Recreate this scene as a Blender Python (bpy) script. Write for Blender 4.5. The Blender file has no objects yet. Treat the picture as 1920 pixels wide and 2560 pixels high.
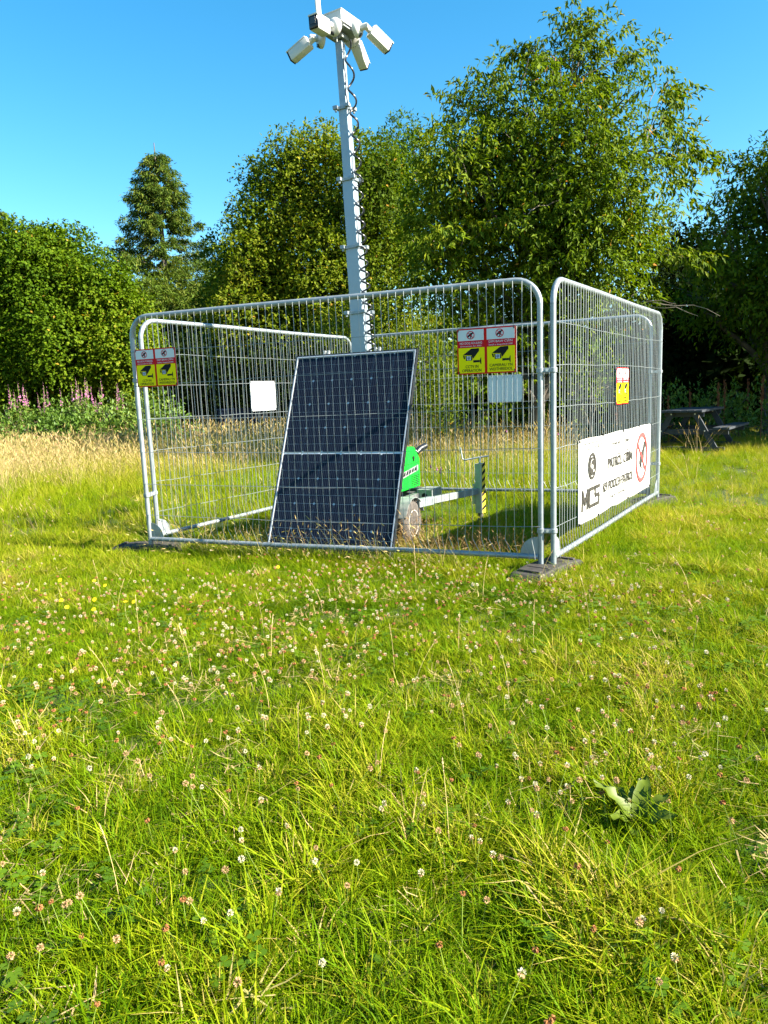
import bpy, bmesh, math, random
import numpy as np
from mathutils import Vector, Matrix

random.seed(7)
rng = np.random.default_rng(11)
sc = bpy.context.scene
COL = sc.collection
R = math.radians

# ------------------------------------------------------------------ camera
F_PX, PIT, ROL, CAM_H = 1806.7, 0.16038, 0.03955, 1.3256
cam_d = bpy.data.cameras.new('camera')
cam = bpy.data.objects.new('camera', cam_d)
COL.objects.link(cam)
cam_d.sensor_fit = 'VERTICAL'
cam_d.sensor_height = 25.60
cam_d.lens = F_PX / 100.0
cam_d.clip_start = 0.05
cam_d.clip_end = 2000
_c, _s = math.cos(PIT), math.sin(PIT)
_fw = Vector((0, _c, -_s)); _r0 = Vector((1, 0, 0)); _u0 = Vector((0, _s, _c))
_r = _r0 * math.cos(ROL) - _u0 * math.sin(ROL)
_u = _r0 * math.sin(ROL) + _u0 * math.cos(ROL)
cam.matrix_world = Matrix(((_r.x, _u.x, -_fw.x, 0), (_r.y, _u.y, -_fw.y, 0), (_r.z, _u.z, -_fw.z, CAM_H), (0, 0, 0, 1)))
sc.camera = cam


def at(px, py, depth):
    """World point seen at pixel (px, py) of the 1920x2560 photograph, at distance y = depth."""
    d = _fw * F_PX + _r * (px - 960) - _u * (py - 1280)
    return Vector((0, 0, CAM_H)) + d * (depth / d.y)


# ------------------------------------------------------------------ light
SUN_AZ, SUN_EL = R(-20), R(32)
to_sun = Vector((math.cos(SUN_AZ) * math.cos(SUN_EL), math.sin(SUN_AZ) * math.cos(SUN_EL), math.sin(SUN_EL)))
w = bpy.data.worlds.new('World')
sc.world = w
w.use_nodes = True
nt = w.node_tree
bg = nt.nodes['Background']
sky = nt.nodes.new('ShaderNodeTexSky')
sky.sky_type = 'NISHITA'
sky.sun_disc = False
sky.sun_elevation = SUN_EL
sky.sun_rotation = math.atan2(to_sun.x, to_sun.y)
sky.air_density = 1.0
sky.dust_density = 0.3
sky.ozone_density = 2.2
hsv = nt.nodes.new('ShaderNodeHueSaturation')
hsv.inputs['Hue'].default_value = 0.486
hsv.inputs['Saturation'].default_value = 1.38
hsv.inputs['Value'].default_value = 1.0
nt.links.new(sky.outputs[0], hsv.inputs['Color'])
nt.links.new(hsv.outputs[0], bg.inputs[0])
bg.inputs[1].default_value = 0.060
sun_d = bpy.data.lights.new('sun', 'SUN')
sun_d.energy = 5.0
sun_d.angle = R(0.53)
sun_d.color = (1.0, 0.92, 0.76)
sun = bpy.data.objects.new('sun', sun_d)
COL.objects.link(sun)
sun.rotation_euler = to_sun.to_track_quat('Z', 'Y').to_euler()
sc.view_settings.view_transform = 'Standard'
sc.view_settings.look = 'None'
sc.view_settings.exposure = 2.3
sc.view_settings.gamma = 1.0
sc.view_settings.use_curve_mapping = False
sc.cycles.max_bounces = 6
sc.cycles.transmission_bounces = 4


# ------------------------------------------------------------------ materials
def new_mat(name):
    m = bpy.data.materials.new(name)
    m.use_nodes = True
    t = m.node_tree
    b = t.nodes['Principled BSDF']
    return m, t, b


def mat(name, col, rough=0.5, metal=0.0, spec=0.5, noise=0.0, nscale=20.0, bump=0.0, coat=0.0):
    m, t, b = new_mat(name)
    b.inputs['Base Color'].default_value = (*col, 1)
    b.inputs['Roughness'].default_value = rough
    b.inputs['Metallic'].default_value = metal
    b.inputs['Specular IOR Level'].default_value = spec
    b.inputs['Coat Weight'].default_value = coat
    if noise or bump:
        tc = t.nodes.new('ShaderNodeTexCoord')
        n = t.nodes.new('ShaderNodeTexNoise')
        n.inputs['Scale'].default_value = nscale
        n.inputs['Detail'].default_value = 5
        t.links.new(tc.outputs['Object'], n.inputs['Vector'])
        if noise:
            mr = t.nodes.new('ShaderNodeMapRange')
            mr.inputs[1].default_value = 0.3; mr.inputs[2].default_value = 0.7
            mr.inputs[3].default_value = 1 - noise; mr.inputs[4].default_value = 1 + noise
            t.links.new(n.outputs['Fac'], mr.inputs[0])
            mx = t.nodes.new('ShaderNodeMix'); mx.data_type = 'RGBA'; mx.blend_type = 'MULTIPLY'
            mx.inputs[0].default_value = 1.0
            mx.inputs[6].default_value = (*col, 1)
            t.links.new(mr.outputs[0], mx.inputs[7])
            t.links.new(mx.outputs[2], b.inputs['Base Color'])
            mr2 = t.nodes.new('ShaderNodeMapRange')
            mr2.inputs[3].default_value = max(0.02, rough - 0.12); mr2.inputs[4].default_value = min(1, rough + 0.12)
            t.links.new(n.outputs['Fac'], mr2.inputs[0])
            t.links.new(mr2.outputs[0], b.inputs['Roughness'])
        if bump:
            bp = t.nodes.new('ShaderNodeBump')
            bp.inputs['Strength'].default_value = bump
            bp.inputs['Distance'].default_value = 0.004
            t.links.new(n.outputs['Fac'], bp.inputs['Height'])
            t.links.new(bp.outputs[0], b.inputs['Normal'])
    return m


def leaf_mat(name, stops, attr_type, attr, trans=0.4, rough=0.42, spec=0.35):
    """Leaf or blade: gloss over diffuse plus translucency; colour from a per-leaf / per-tuft value."""
    m, t, b = new_mat(name)
    out = t.nodes['Material Output']
    at_ = t.nodes.new('ShaderNodeAttribute')
    at_.attribute_type = attr_type
    at_.attribute_name = attr
    cr = t.nodes.new('ShaderNodeValToRGB')
    el = cr.color_ramp.elements
    el[0].position, el[0].color = stops[0][0], (*stops[0][1], 1)
    el[1].position, el[1].color = stops[-1][0], (*stops[-1][1], 1)
    for p, c in stops[1:-1]:
        e = el.new(p); e.color = (*c, 1)
    t.links.new(at_.outputs['Fac'], cr.inputs[0])
    t.links.new(cr.outputs[0], b.inputs['Base Color'])
    b.inputs['Roughness'].default_value = rough
    b.inputs['Specular IOR Level'].default_value = spec
    tr = t.nodes.new('ShaderNodeBsdfTranslucent')
    mx = t.nodes.new('ShaderNodeMix'); mx.data_type = 'RGBA'; mx.blend_type = 'MULTIPLY'
    mx.inputs[0].default_value = 1.0
    mx.inputs[7].default_value = (1.15, 1.20, 0.35, 1)
    t.links.new(cr.outputs[0], mx.inputs[6])
    t.links.new(mx.outputs[2], tr.inputs[0])
    ms = t.nodes.new('ShaderNodeMixShader')
    ms.inputs[0].default_value = trans
    t.links.new(b.outputs[0], ms.inputs[1]); t.links.new(tr.outputs[0], ms.inputs[2])
    t.links.new(ms.outputs[0], out.inputs['Surface'])
    return m


M = {}
M['galv'] = mat('galvanised steel', (0.24, 0.275, 0.30), 0.45, 0.4, 0.5, 0.16, 14, 0.05)
M['wire'] = mat('galvanised wire', (0.22, 0.25, 0.26), 0.45, 0.3, 0.5)
M['mast'] = mat('mast steel', (0.26, 0.32, 0.37), 0.40, 0.35, 0.5, 0.10, 8, 0.03)
M['white'] = mat('white housing paint', (0.52, 0.52, 0.50), 0.35, 0, 0.5)
M['white_board'] = mat('white board', (0.60, 0.62, 0.64), 0.55, 0, .2)
M['banner'] = mat('white banner vinyl', (0.62, 0.62, 0.60), 0.6, 0, 0.2)
M['red'] = mat('sign red', (0.55, 0.012, 0.008), 0.6, 0, .10)
M['crimson'] = mat('sign crimson', (0.50, 0.012, 0.03), 0.6, 0, .10)
M['yellow'] = mat('sign yellow', (0.80, 0.66, 0.002), 0.6, 0, .08)
M['signwhite'] = mat('sign white', (0.58, 0.60, 0.62), 0.6, 0, .12)
M['signblack'] = mat('sign black', (0.010, 0.010, 0.012), 0.6, 0, .12)
M['ink'] = mat('banner ink', (0.03, 0.027, 0.026), 0.5)
M['banner_red'] = mat('banner red', (0.60, 0.06, 0.06), 0.6, 0, .2)
M['navy'] = mat('lens blue', (0.03, 0.06, 0.22), 0.4)
M['black'] = mat('black plastic', (0.012, 0.013, 0.016), 0.35, 0, 0.5)
M['glassblack'] = mat('camera window', (0.006, 0.006, 0.012), 0.12, 0, 0.3)
M['lensgrey'] = mat('lens grey', (0.03, 0.03, 0.035), 0.3)
M['cable'] = mat('black cable', (0.012, 0.013, 0.018), 0.28, 0, 0.6)
M['green'] = mat('green moulded hood', (0.003, 0.42, 0.022), 0.5, 0, 0.3, 0.10, 7)
M['hazard_y'] = mat('hazard yellow', (0.82, 0.56, 0.03), 0.45, 0, 0.5, 0.06, 30)
M['tyre'] = mat('tyre rubber', (0.075, 0.066, 0.060), 0.8, 0, 0.3, 0.25, 30, 0.4)
M['rim'] = mat('painted rim', (0.62, 0.57, 0.54), 0.45, 0.2, 0.5, 0.12, 20)
M['chassis'] = mat('chassis steel', (0.16, 0.17, 0.17), 0.5, 0.4, 0.5, 0.15, 18)
M['zinc'] = mat('zinc plate', (0.20, 0.22, 0.22), 0.5, 0.1, 0.5, 0.18, 16)
M['foot'] = mat('recycled plastic foot', (0.040, 0.036, 0.034), 0.75, 0, 0.3, 0.3, 18, 0.5)
M['table'] = mat('dark weathered plank', (0.030, 0.036, 0.046), 0.65, 0, 0.35, 0.3, 9, 0.3)
M['jackgrey'] = mat('jack post paint', (0.36, 0.33, 0.27), 0.6, 0, 0.15, 0.15, 20)
M['bolt'] = mat('bolt', (0.55, 0.57, 0.6), 0.35, 0.6)
M['box_blue'] = mat('dark blue planks', (0.012, 0.022, 0.050), 0.6, 0, 0.2, 0.25, 12, 0.2)
M['alu'] = mat('aluminium frame edge', (0.48, 0.52, 0.56), 0.4, 0.4)
M['frame_black'] = mat('black frame', (0.02, 0.022, 0.026), 0.35, 0.3)
M['backsheet'] = mat('panel back sheet', (0.46, 0.52, 0.58), 0.5, 0, 0.3)
M['bark'] = mat('bark', (0.10, 0.085, 0.07), 0.9, 0, 0.2, 0.4, 8, 0.8)
M['twigbark'] = mat('pale twig bark', (0.24, 0.20, 0.16), 0.85, 0, 0.2, 0.3, 10, 0.4)

# solar cell: near-black blue with fine silver busbars printed on it
m, t, b = new_mat('solar cell')
tc = t.nodes.new('ShaderNodeTexCoord')
wv = t.nodes.new('ShaderNodeTexWave')
wv.wave_type = 'BANDS'; wv.bands_direction = 'X'
wv.inputs['Scale'].default_value = 0.3142 / 0.0182 * 1.0
wv.inputs['Distortion'].default_value = 0
t.links.new(tc.outputs['Object'], wv.inputs['Vector'])
rmp = t.nodes.new('ShaderNodeValToRGB')
rmp.color_ramp.elements[0].position = 0.80; rmp.color_ramp.elements[0].color = (0.004, 0.006, 0.015, 1)
rmp.color_ramp.elements[1].position = 0.97; rmp.color_ramp.elements[1].color = (0.034, 0.042, 0.060, 1)
t.links.new(wv.outputs['Fac'], rmp.inputs[0])
t.links.new(rmp.outputs[0], b.inputs['Base Color'])
b.inputs['Roughness'].default_value = 0.22
b.inputs['Specular IOR Level'].default_value = 0.12
b.inputs['Coat Weight'].default_value = 0.06
b.inputs['Coat Roughness'].default_value = 0.06
M['cell'] = m

GRASS = [(0.0, (0.026, 0.070, 0.001)), (0.35, (0.105, 0.190, 0.002)), (0.6, (0.205, 0.250, 0.004)),
         (0.8, (0.31, 0.28, 0.030)), (1.0, (0.52, 0.37, 0.17))]
M['grass'] = leaf_mat('grass blade', GRASS, 'INSTANCER', 'tint', 0.36, 0.6, 0.06)
M['clover_leaf'] = leaf_mat('clover leaf', [(0, (0.050, 0.115, 0.003)), (1, (0.10, 0.175, 0.005))], 'INSTANCER', 'tint', 0.3, 0.5, 0.3)
M['straw'] = leaf_mat('straw', [(0, (0.29, 0.27, 0.085)), (0.5, (0.44, 0.34, 0.15)), (1, (0.48, 0.33, 0.18))], 'INSTANCER', 'tint', 0.35, 0.6, 0.2)
M['rust'] = leaf_mat('rusty panicle', [(0, (0.17, 0.10, 0.04)), (1, (0.28, 0.17, 0.08))], 'INSTANCER', 'tint', 0.3, 0.7, 0.2)
LG = [(0, (0.025, 0.062, 0.003)), (0.5, (0.075, 0.130, 0.004)), (0.9, (0.15, 0.19, 0.010)), (1.0, (0.33, 0.22, 0.03))]
M['leaf_lime'] = leaf_mat('broad leaf', LG, 'GEOMETRY', 'tint', 0.34, 0.6, 0.07)
LC = [(0, (0.032, 0.068, 0.004)), (0.5, (0.100, 0.150, 0.006)), (0.93, (0.19, 0.21, 0.012)), (1.0, (0.38, 0.18, 0.03))]
M['leaf_cherry'] = leaf_mat('cherry leaf', LC, 'GEOMETRY', 'tint', 0.34, 0.6, 0.08)
LS = [(0, (0.028, 0.060, 0.003)), (0.5, (0.092, 0.135, 0.006)), (0.9, (0.20, 0.21, 0.014)), (1.0, (0.46, 0.26, 0.04))]
M['leaf_sallow'] = leaf_mat('sallow leaf', LS, 'GEOMETRY', 'tint', 0.36, 0.6, 0.08)
LN = [(0, (0.026, 0.055, 0.006)), (0.6, (0.078, 0.125, 0.012)), (1.0, (0.14, 0.145, 0.022))]
M['needle'] = leaf_mat('needles', LN, 'GEOMETRY', 'tint', 0.25, 0.6, 0.12)
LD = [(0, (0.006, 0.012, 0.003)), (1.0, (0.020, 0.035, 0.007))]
M['leaf_shade_dark'] = leaf_mat('shade-darkened understorey leaf', LD, 'GEOMETRY', 'tint', 0.15, 0.8, 0.02)  # leaf colour taken nearly to black, painting in the deep shade under the trees
LW = [(0, (0.05, 0.11, 0.015)), (0.6, (0.11, 0.19, 0.025)), (1.0, (0.22, 0.26, 0.05))]
M['leaf_weed'] = leaf_mat('weed leaf', LW, 'GEOMETRY', 'tint', 0.35, 0.5, 0.3)
M['pink'] = mat('fireweed pink', (0.36, 0.13, 0.26), 0.6, 0, 0.2, 0.3, 40)
M['stemgreen'] = mat('green stem', (0.16, 0.22, 0.04), 0.6, 0, 0.2)
M['petal_white'] = mat('clover white', (0.44, 0.40, 0.26), 0.6, 0, 0.2, 0.1, 60)
M['petal_tan'] = mat('clover tan', (0.36, 0.22, 0.11), 0.7, 0, 0.2, 0.2, 60)
M['petal_brown'] = mat('clover brown', (0.24, 0.10, 0.035), 0.8, 0, 0.2, 0.25, 60)
M['petal_yellow'] = mat('hawkbit yellow', (0.80, 0.56, 0.01), 0.5, 0, 0.2)
M['purple'] = mat('thistle purple', (0.34, 0.10, 0.26), 0.7, 0, 0.2)
M['straw_s'] = mat('dry stalk', (0.52, 0.38, 0.17), 0.65, 0, 0.2, 0.15, 30)
M['seed'] = mat('seed head', (0.60, 0.43, 0.25), 0.8, 0, 0.2, 0.25, 60)
M['dock'] = leaf_mat('dock leaf', [(0, (0.055, 0.095, 0.005)), (1, (0.115, 0.155, 0.010))], 'GEOMETRY', 'tint', 0.3, 0.5, 0.3)
M['rust_s'] = mat('dock seed spike', (0.20, 0.075, 0.035), 0.85, 0, 0.2, 0.3, 30)

# ground: damp dark soil and thatch between the blades
m, t, b = new_mat('meadow soil')
tc = t.nodes.new('ShaderNodeTexCoord')
n1 = t.nodes.new('ShaderNodeTexNoise'); n1.inputs['Scale'].default_value = 3.0; n1.inputs['Detail'].default_value = 8
t.links.new(tc.outputs['Object'], n1.inputs['Vector'])
rmp = t.nodes.new('ShaderNodeValToRGB')
rmp.color_ramp.elements[0].position = 0.3; rmp.color_ramp.elements[0].color = (0.022, 0.042, 0.005, 1)
rmp.color_ramp.elements[1].position = 0.75; rmp.color_ramp.elements[1].color = (0.055, 0.075, 0.010, 1)
t.links.new(n1.outputs['Fac'], rmp.inputs[0]); t.links.new(rmp.outputs[0], b.inputs['Base Color'])
b.inputs['Roughness'].default_value = 0.95
M['soil'] = m


# ------------------------------------------------------------------ mesh helpers
def unit(v):
    return v / np.maximum(np.linalg.norm(v, axis=-1, keepdims=True), 1e-9)


class MB:
    """Collects simple shapes, then links them as one mesh object."""
    def __init__(self):
        self.v, self.f, self.mi = [], [], []

    def add(self, verts, faces, mi=0):
        o = len(self.v)
        self.v += [tuple(p) for p in verts]
        self.f += [tuple(i + o for i in f) for f in faces]
        self.mi += [mi] * len(faces)
        return self

    def box(self, c, s, rot=None, bev=0.0, mi=0):
        bm = bmesh.new()
        bmesh.ops.create_cube(bm, size=1.0)
        for v in bm.verts:
            v.co = Vector((v.co.x * s[0], v.co.y * s[1], v.co.z * s[2]))
        if bev:
            bmesh.ops.bevel(bm, geom=list(bm.edges), offset=bev, segments=2, affect='EDGES', profile=0.5)
        mtx = rot if rot is not None else Matrix.Identity(3)
        bm.verts.index_update()
        self.add([Vector(c) + mtx @ v.co for v in bm.verts], [[v.index for v in f.verts] for f in bm.faces], mi)
        bm.free()
        return self

    def tube(self, pts, r, n=8, caps=True, mi=0):
        pts = [Vector(p) for p in pts]
        rad = r if isinstance(r, (list, tuple)) else [r] * len(pts)
        prev = None
        V, Fc = [], []
        for i, p in enumerate(pts):
            d = (pts[min(i + 1, len(pts) - 1)] - pts[max(i - 1, 0)]).normalized()
            if prev is None:
                a = Vector((0, 0, 1)) if abs(d.z) < 0.9 else Vector((1, 0, 0))
                x = d.cross(a).normalized()
            else:
                x = (prev - d * prev.dot(d)).normalized()
            prev = x
            y = d.cross(x)
            for k in range(n):
                an = 2 * math.pi * k / n
                V.append(p + (x * math.cos(an) + y * math.sin(an)) * rad[i])
        for i in range(len(pts) - 1):
            for k in range(n):
                a, b_ = i * n + k, i * n + (k + 1) % n
                Fc.append((a, b_, b_ + n, a + n))
        if caps:
            Fc.append(tuple(range(n))[::-1]); Fc.append(tuple(range((len(pts) - 1) * n, len(pts) * n)))
        return self.add(V, Fc, mi)

    def prism(self, poly, h, org, ux, uy, mi=0, bev=0):
        """Polygon in the plane (ux, uy) at org, thickened by h along ux x uy."""
        ux, uy, org = Vector(ux), Vector(uy), Vector(org)
        nz = ux.cross(uy).normalized()
        k = len(poly)
        V = [org + ux * a + uy * b_ for a, b_ in poly] + [org + ux * a + uy * b_ + nz * h for a, b_ in poly]
        Fc = [tuple(range(k))[::-1], tuple(range(k, 2 * k))] + [(i, (i + 1) % k, k + (i + 1) % k, k + i) for i in range(k)]
        return self.add(V, Fc, mi)

    def lathe(self, prof, org, axis, n=20, mi=0):
        """prof: (radius, height along axis) pairs."""
        axis = Vector(axis).normalized(); org = Vector(org)
        a = Vector((0, 0, 1)) if abs(axis.z) < 0.9 else Vector((1, 0, 0))
        x = axis.cross(a).normalized(); y = axis.cross(x)
        V, Fc = [], []
        for r_, h_ in prof:
            for k in range(n):
                an = 2 * math.pi * k / n
                V.append(org + axis * h_ + (x * math.cos(an) + y * math.sin(an)) * r_)
        for i in range(len(prof) - 1):
            for k in range(n):
                a_, b_ = i * n + k, i * n + (k + 1) % n
                Fc.append((a_, b_, b_ + n, a_ + n))
        Fc.append(tuple(range(n))[::-1]); Fc.append(tuple(range((len(prof) - 1) * n, len(prof) * n)))
        return self.add(V, Fc, mi)

    def ring(self, r0, r1, h, org, ux, uy, n=28, a0=0, a1=2 * math.pi, mi=0):
        full = abs(a1 - a0 - 2 * math.pi) < 1e-6
        m_ = n if full else n + 1
        ux, uy, org = Vector(ux), Vector(uy), Vector(org)
        nz = ux.cross(uy).normalized() * h
        V = []
        for k in range(m_):
            an = a0 + (a1 - a0) * k / n
            d = ux * math.cos(an) + uy * math.sin(an)
            V += [org + d * r0, org + d * r1, org + d * r1 + nz, org + d * r0 + nz]
        Fc = []
        for k in range(n):
            p, q = k * 4, ((k + 1) % m_) * 4
            for i in range(4):
                j = (i + 1) % 4
                Fc.append((p + i, p + j, q + j, q + i))
        return self.add(V, Fc, mi)

    def mesh(self, name, mats, smooth=None):
        me = bpy.data.meshes.new(name)
        me.from_pydata(self.v, [], self.f)
        for mm in (mats if isinstance(mats, list) else [mats]):
            me.materials.append(mm)
        if any(self.mi):
            me.polygons.foreach_set('material_index', self.mi)
        bm = bmesh.new(); bm.from_mesh(me)
        bmesh.ops.recalc_face_normals(bm, faces=bm.faces)
        bm.to_mesh(me); bm.free()
        if smooth:
            me.shade_smooth()
            me.set_sharp_from_angle(angle=R(smooth))
        return me

    def build(self, name, mats, parent=None, smooth=None, loc=None):
        return obj(name, self.mesh(name, mats, smooth), parent, loc)


def obj(name, me, parent=None, loc=None, rz=0.0):
    o = bpy.data.objects.new(name, me)
    COL.objects.link(o)
    if parent is not None:
        o.parent = parent
    if loc is not None:
        o.location = loc
    if rz:
        o.rotation_euler = (0, 0, rz)
    return o


def tag(o, label=None, cat=None, group=None, kind=None):
    if label: o['label'] = label
    if cat: o['category'] = cat
    if group: o['group'] = group
    if kind: o['kind'] = kind
    return o


def thing(name, label, cat, loc=(0, 0, 0), rz=0.0, group=None):
    return tag(obj(name, None, None, loc, rz), label, cat, group)


def copy_tree(o, parent=None):
    c = o.copy(); COL.objects.link(c)
    if parent is not None:
        c.parent = parent
    for ch in list(o.children):
        copy_tree(ch, c)
    return c


def np_mesh(name, V, Fq, mats, tint=None, smooth=False):
    """Mesh from numpy arrays: V (n,3), Fq (m,k) with a fixed face size."""
    me = bpy.data.meshes.new(name)
    nf, k = Fq.shape
    me.vertices.add(len(V)); me.vertices.foreach_set('co', np.ascontiguousarray(V, dtype=np.float32).ravel())
    me.loops.add(nf * k); me.loops.foreach_set('vertex_index', np.ascontiguousarray(Fq, dtype=np.int32).ravel())
    me.polygons.add(nf)
    me.polygons.foreach_set('loop_start', np.arange(0, nf * k, k, dtype=np.int32))
    me.update(calc_edges=True)
    me.materials.append(mats)
    if tint is not None:
        a = me.attributes.new('tint', 'FLOAT', 'FACE')
        a.data.foreach_set('value', np.ascontiguousarray(tint, dtype=np.float32))
    if smooth:
        me.shade_smooth()
    return me


def leaf_arrays(P, D, N, L, W, fold=0.12, droop=0.1):
    """A folded two-triangle leaf at every P, pointing along D with normal N."""
    D = unit(D); S = unit(np.cross(D, N)); N = np.cross(S, D)
    L = L[:, None]; W = W[:, None]
    base = P
    a = P + D * L * 0.45 - S * W * 0.5 + N * W * fold
    b_ = P + D * L * 0.45 + S * W * 0.5 + N * W * fold
    tip = P + D * L - N * L * droop
    V = np.stack([base, a, tip, b_], 1).reshape(-1, 3)
    i = np.arange(len(P)) * 4
    Fq = np.concatenate([np.stack([i, i + 2, i + 1], 1), np.stack([i, i + 3, i + 2], 1)])
    return V, Fq


_nk = rng.normal(size=(14, 3)); _np_ = rng.uniform(0, 6.28, 14)
def snoise(P, freq):
    """Cheap smooth noise in about -1..1."""
    P = np.asarray(P, float)
    if P.shape[-1] == 2:
        P = np.concatenate([P, np.zeros((len(P), 1))], 1)
    q = P @ (_nk.T * freq) + _np_
    return np.sin(q + 1.3 * np.roll(np.sin(q * 0.7), 3, axis=-1)).sum(-1) / 5.0


def sprays(P, D, per, L, W, spread=0.7, down=0.5, shoot=0.35, jit=0.25):
    """Leaf arrays for shoots starting at P and growing along D; per leaves on each shoot."""
    n = len(P)
    k = n * per
    s = np.tile(np.linspace(0.15, 1.0, per), n) + rng.uniform(-.05, .05, k)
    Dn = np.repeat(unit(D), per, 0)
    Pn = np.repeat(P, per, 0) + Dn * (s * shoot)[:, None]
    Pn[:, 2] -= shoot * 0.35 * s * s
    Pn += rng.normal(size=(k, 3)) * shoot * 0.08
    d = Dn * 0.55 + rng.normal(size=(k, 3)) * spread + np.array([0, 0, -down])
    nrm = np.array([0, 0, 0.8]) + Dn * 0.75 + rng.normal(size=(k, 3)) * 0.5
    Lk = L * rng.uniform(1 - jit, 1 + jit, k); Wk = W * rng.uniform(1 - jit, 1 + jit, k)
    return Pn, d, nrm, Lk, Wk


def crown_from_blobs(blobs, n_per_m2, noise_amp=0.28, noise_f=0.9, inner=0.25):
    """Shoot origins and directions over bumpy shells of the blobs (cx, cy, cz, r, density)."""
    PP, DD = [], []
    for cx, cy, cz, r, den in blobs:
        n = max(6, int(1.3 * n_per_m2 * den * 4 * math.pi * r * r))
        u = unit(rng.normal(size=(n, 3)))
        c = np.array([cx, cy, cz])
        f = 1.0 - np.abs(rng.normal(size=n)) * 0.16
        ins = rng.random(n) < inner
        f[ins] = rng.uniform(0.25, 0.8, ins.sum())
        rr = r * f * (1 + noise_amp * snoise(c + u * r, noise_f))
        P = c + u * rr[:, None]
        keep = rng.random(n) < np.clip(.78 + .55 * snoise(P + 7.0, 1.9 * noise_f), .28, 1)
        P = P[keep]; u = u[keep]; n = len(P)
        PP.append(P); DD.append(unit(u + np.array([0, 0, .25]) + rng.normal(size=(n, 3)) * .35))
    return np.concatenate(PP), np.concatenate(DD)


def px_blobs(lst, depth, spread=1.0, seed=0):
    rr = random.Random(seed)
    out = []
    for e in lst:
        x, y, r = e[:3]
        den = e[3] if len(e) > 3 else 1.0
        dz = e[4] if len(e) > 4 else rr.uniform(-spread, spread)
        p = at(x, y, depth + dz)
        out.append((p.x, p.y, p.z, r / F_PX * depth, den))
    return out


def limb_path(a, b, sag=0.1, n=6, wob=0.06):
    a, b = Vector(a), Vector(b)
    L = (b - a).length
    pts = []
    for i in range(n + 1):
        t_ = i / n
        p = a.lerp(b, t_)
        p.z += sag * L * math.sin(math.pi * t_)
        if 0 < i < n:
            p += Vector((random.uniform(-1, 1), random.uniform(-1, 1), random.uniform(-1, 1))) * wob * L
        pts.append(p)
    return pts


def make_tree(name, label, cat, base, blobs, leafm, per, L, W, n_per_m2, trunk_r, bark='bark', down=0.5, spread=0.7,
              shoot=0.35, tint_hi=0.0, group=None, noise_amp=0.28, noise_f=0.9, trunk_top=None, fold=0.14, inner=0.25,
              core=0.25, core_scale=1.8):
    base = Vector(base)
    root = thing(name, label, cat, base, 0, group)
    # trunk and main limbs
    tb = MB()
    top = Vector(trunk_top) if trunk_top else Vector((base.x, base.y, max(b_[2] for b_ in blobs) * 0.75))
    path = limb_path(base - Vector((0, 0, 0.1)), top, 0, 7, 0.015)
    tb.tube([p - base for p in path], [trunk_r * (1.25 if i == 0 else 1 - 0.85 * i / 7) for i in range(8)], 9)
    for cx, cy, cz, r, den in blobs:
        k = min(6, max(1, int((cz * 0.55 - base.z) / max(0.1, (top.z - base.z)) * 7)))
        s = path[k]
        lp = limb_path(s, (cx, cy, cz), 0.06, 5, 0.04)
        r0 = trunk_r * (0.5 - 0.05 * k)
        tb.tube([p - base for p in lp], [max(0.008, r0 * (1 - 0.8 * i / 5)) for i in range(6)], 6)
        for q in range(4):
            u = Vector((random.gauss(0, 1), random.gauss(0, 1), random.gauss(0.3, 0.8))).normalized()
            e = Vector((cx, cy, cz)) + u * r * 0.85
            lp2 = limb_path(lp[3 + q % 3], e, 0.05, 4, 0.05)
            tb.tube([p - base for p in lp2], [max(0.005, r0 * 0.28 * (1 - 0.8 * i / 4)) for i in range(5)], 5)
    tb.build('trunk', M[bark], root, 60)
    # crown
    P, D = crown_from_blobs(blobs, n_per_m2, noise_amp, noise_f, inner)
    ok = P[:, 2] > 0.15
    P, D = P[ok], D[ok]
    Pn, d, nr, Lk, Wk = sprays(P, D, per, L, W, spread, down, shoot)
    tn = np.clip(0.42 + tint_hi + 0.22 * snoise(Pn, 0.8) + rng.normal(size=len(Pn)) * 0.16, 0, 0.93)
    tn[rng.random(len(tn)) < 0.006] = 1.0
    n_out = len(Pn)
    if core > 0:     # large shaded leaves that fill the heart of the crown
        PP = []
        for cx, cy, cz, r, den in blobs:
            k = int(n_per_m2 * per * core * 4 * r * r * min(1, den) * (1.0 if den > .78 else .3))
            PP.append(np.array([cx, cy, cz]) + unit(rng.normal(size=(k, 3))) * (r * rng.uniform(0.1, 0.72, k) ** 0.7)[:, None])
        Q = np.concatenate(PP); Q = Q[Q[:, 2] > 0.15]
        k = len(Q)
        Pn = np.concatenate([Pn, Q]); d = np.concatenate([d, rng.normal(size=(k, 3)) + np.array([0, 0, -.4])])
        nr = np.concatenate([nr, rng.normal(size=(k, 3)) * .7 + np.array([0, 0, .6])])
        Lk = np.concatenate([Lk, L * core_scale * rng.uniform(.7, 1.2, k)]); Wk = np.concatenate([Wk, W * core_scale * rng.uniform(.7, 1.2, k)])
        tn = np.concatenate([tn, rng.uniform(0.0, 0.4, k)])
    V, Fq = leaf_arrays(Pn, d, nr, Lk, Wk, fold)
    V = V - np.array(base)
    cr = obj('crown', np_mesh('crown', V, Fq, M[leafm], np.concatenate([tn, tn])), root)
    cr['kind'] = 'stuff'
    return root


# ------------------------------------------------------------------ ground
def gz(x, y):
    return 0.0


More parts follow.
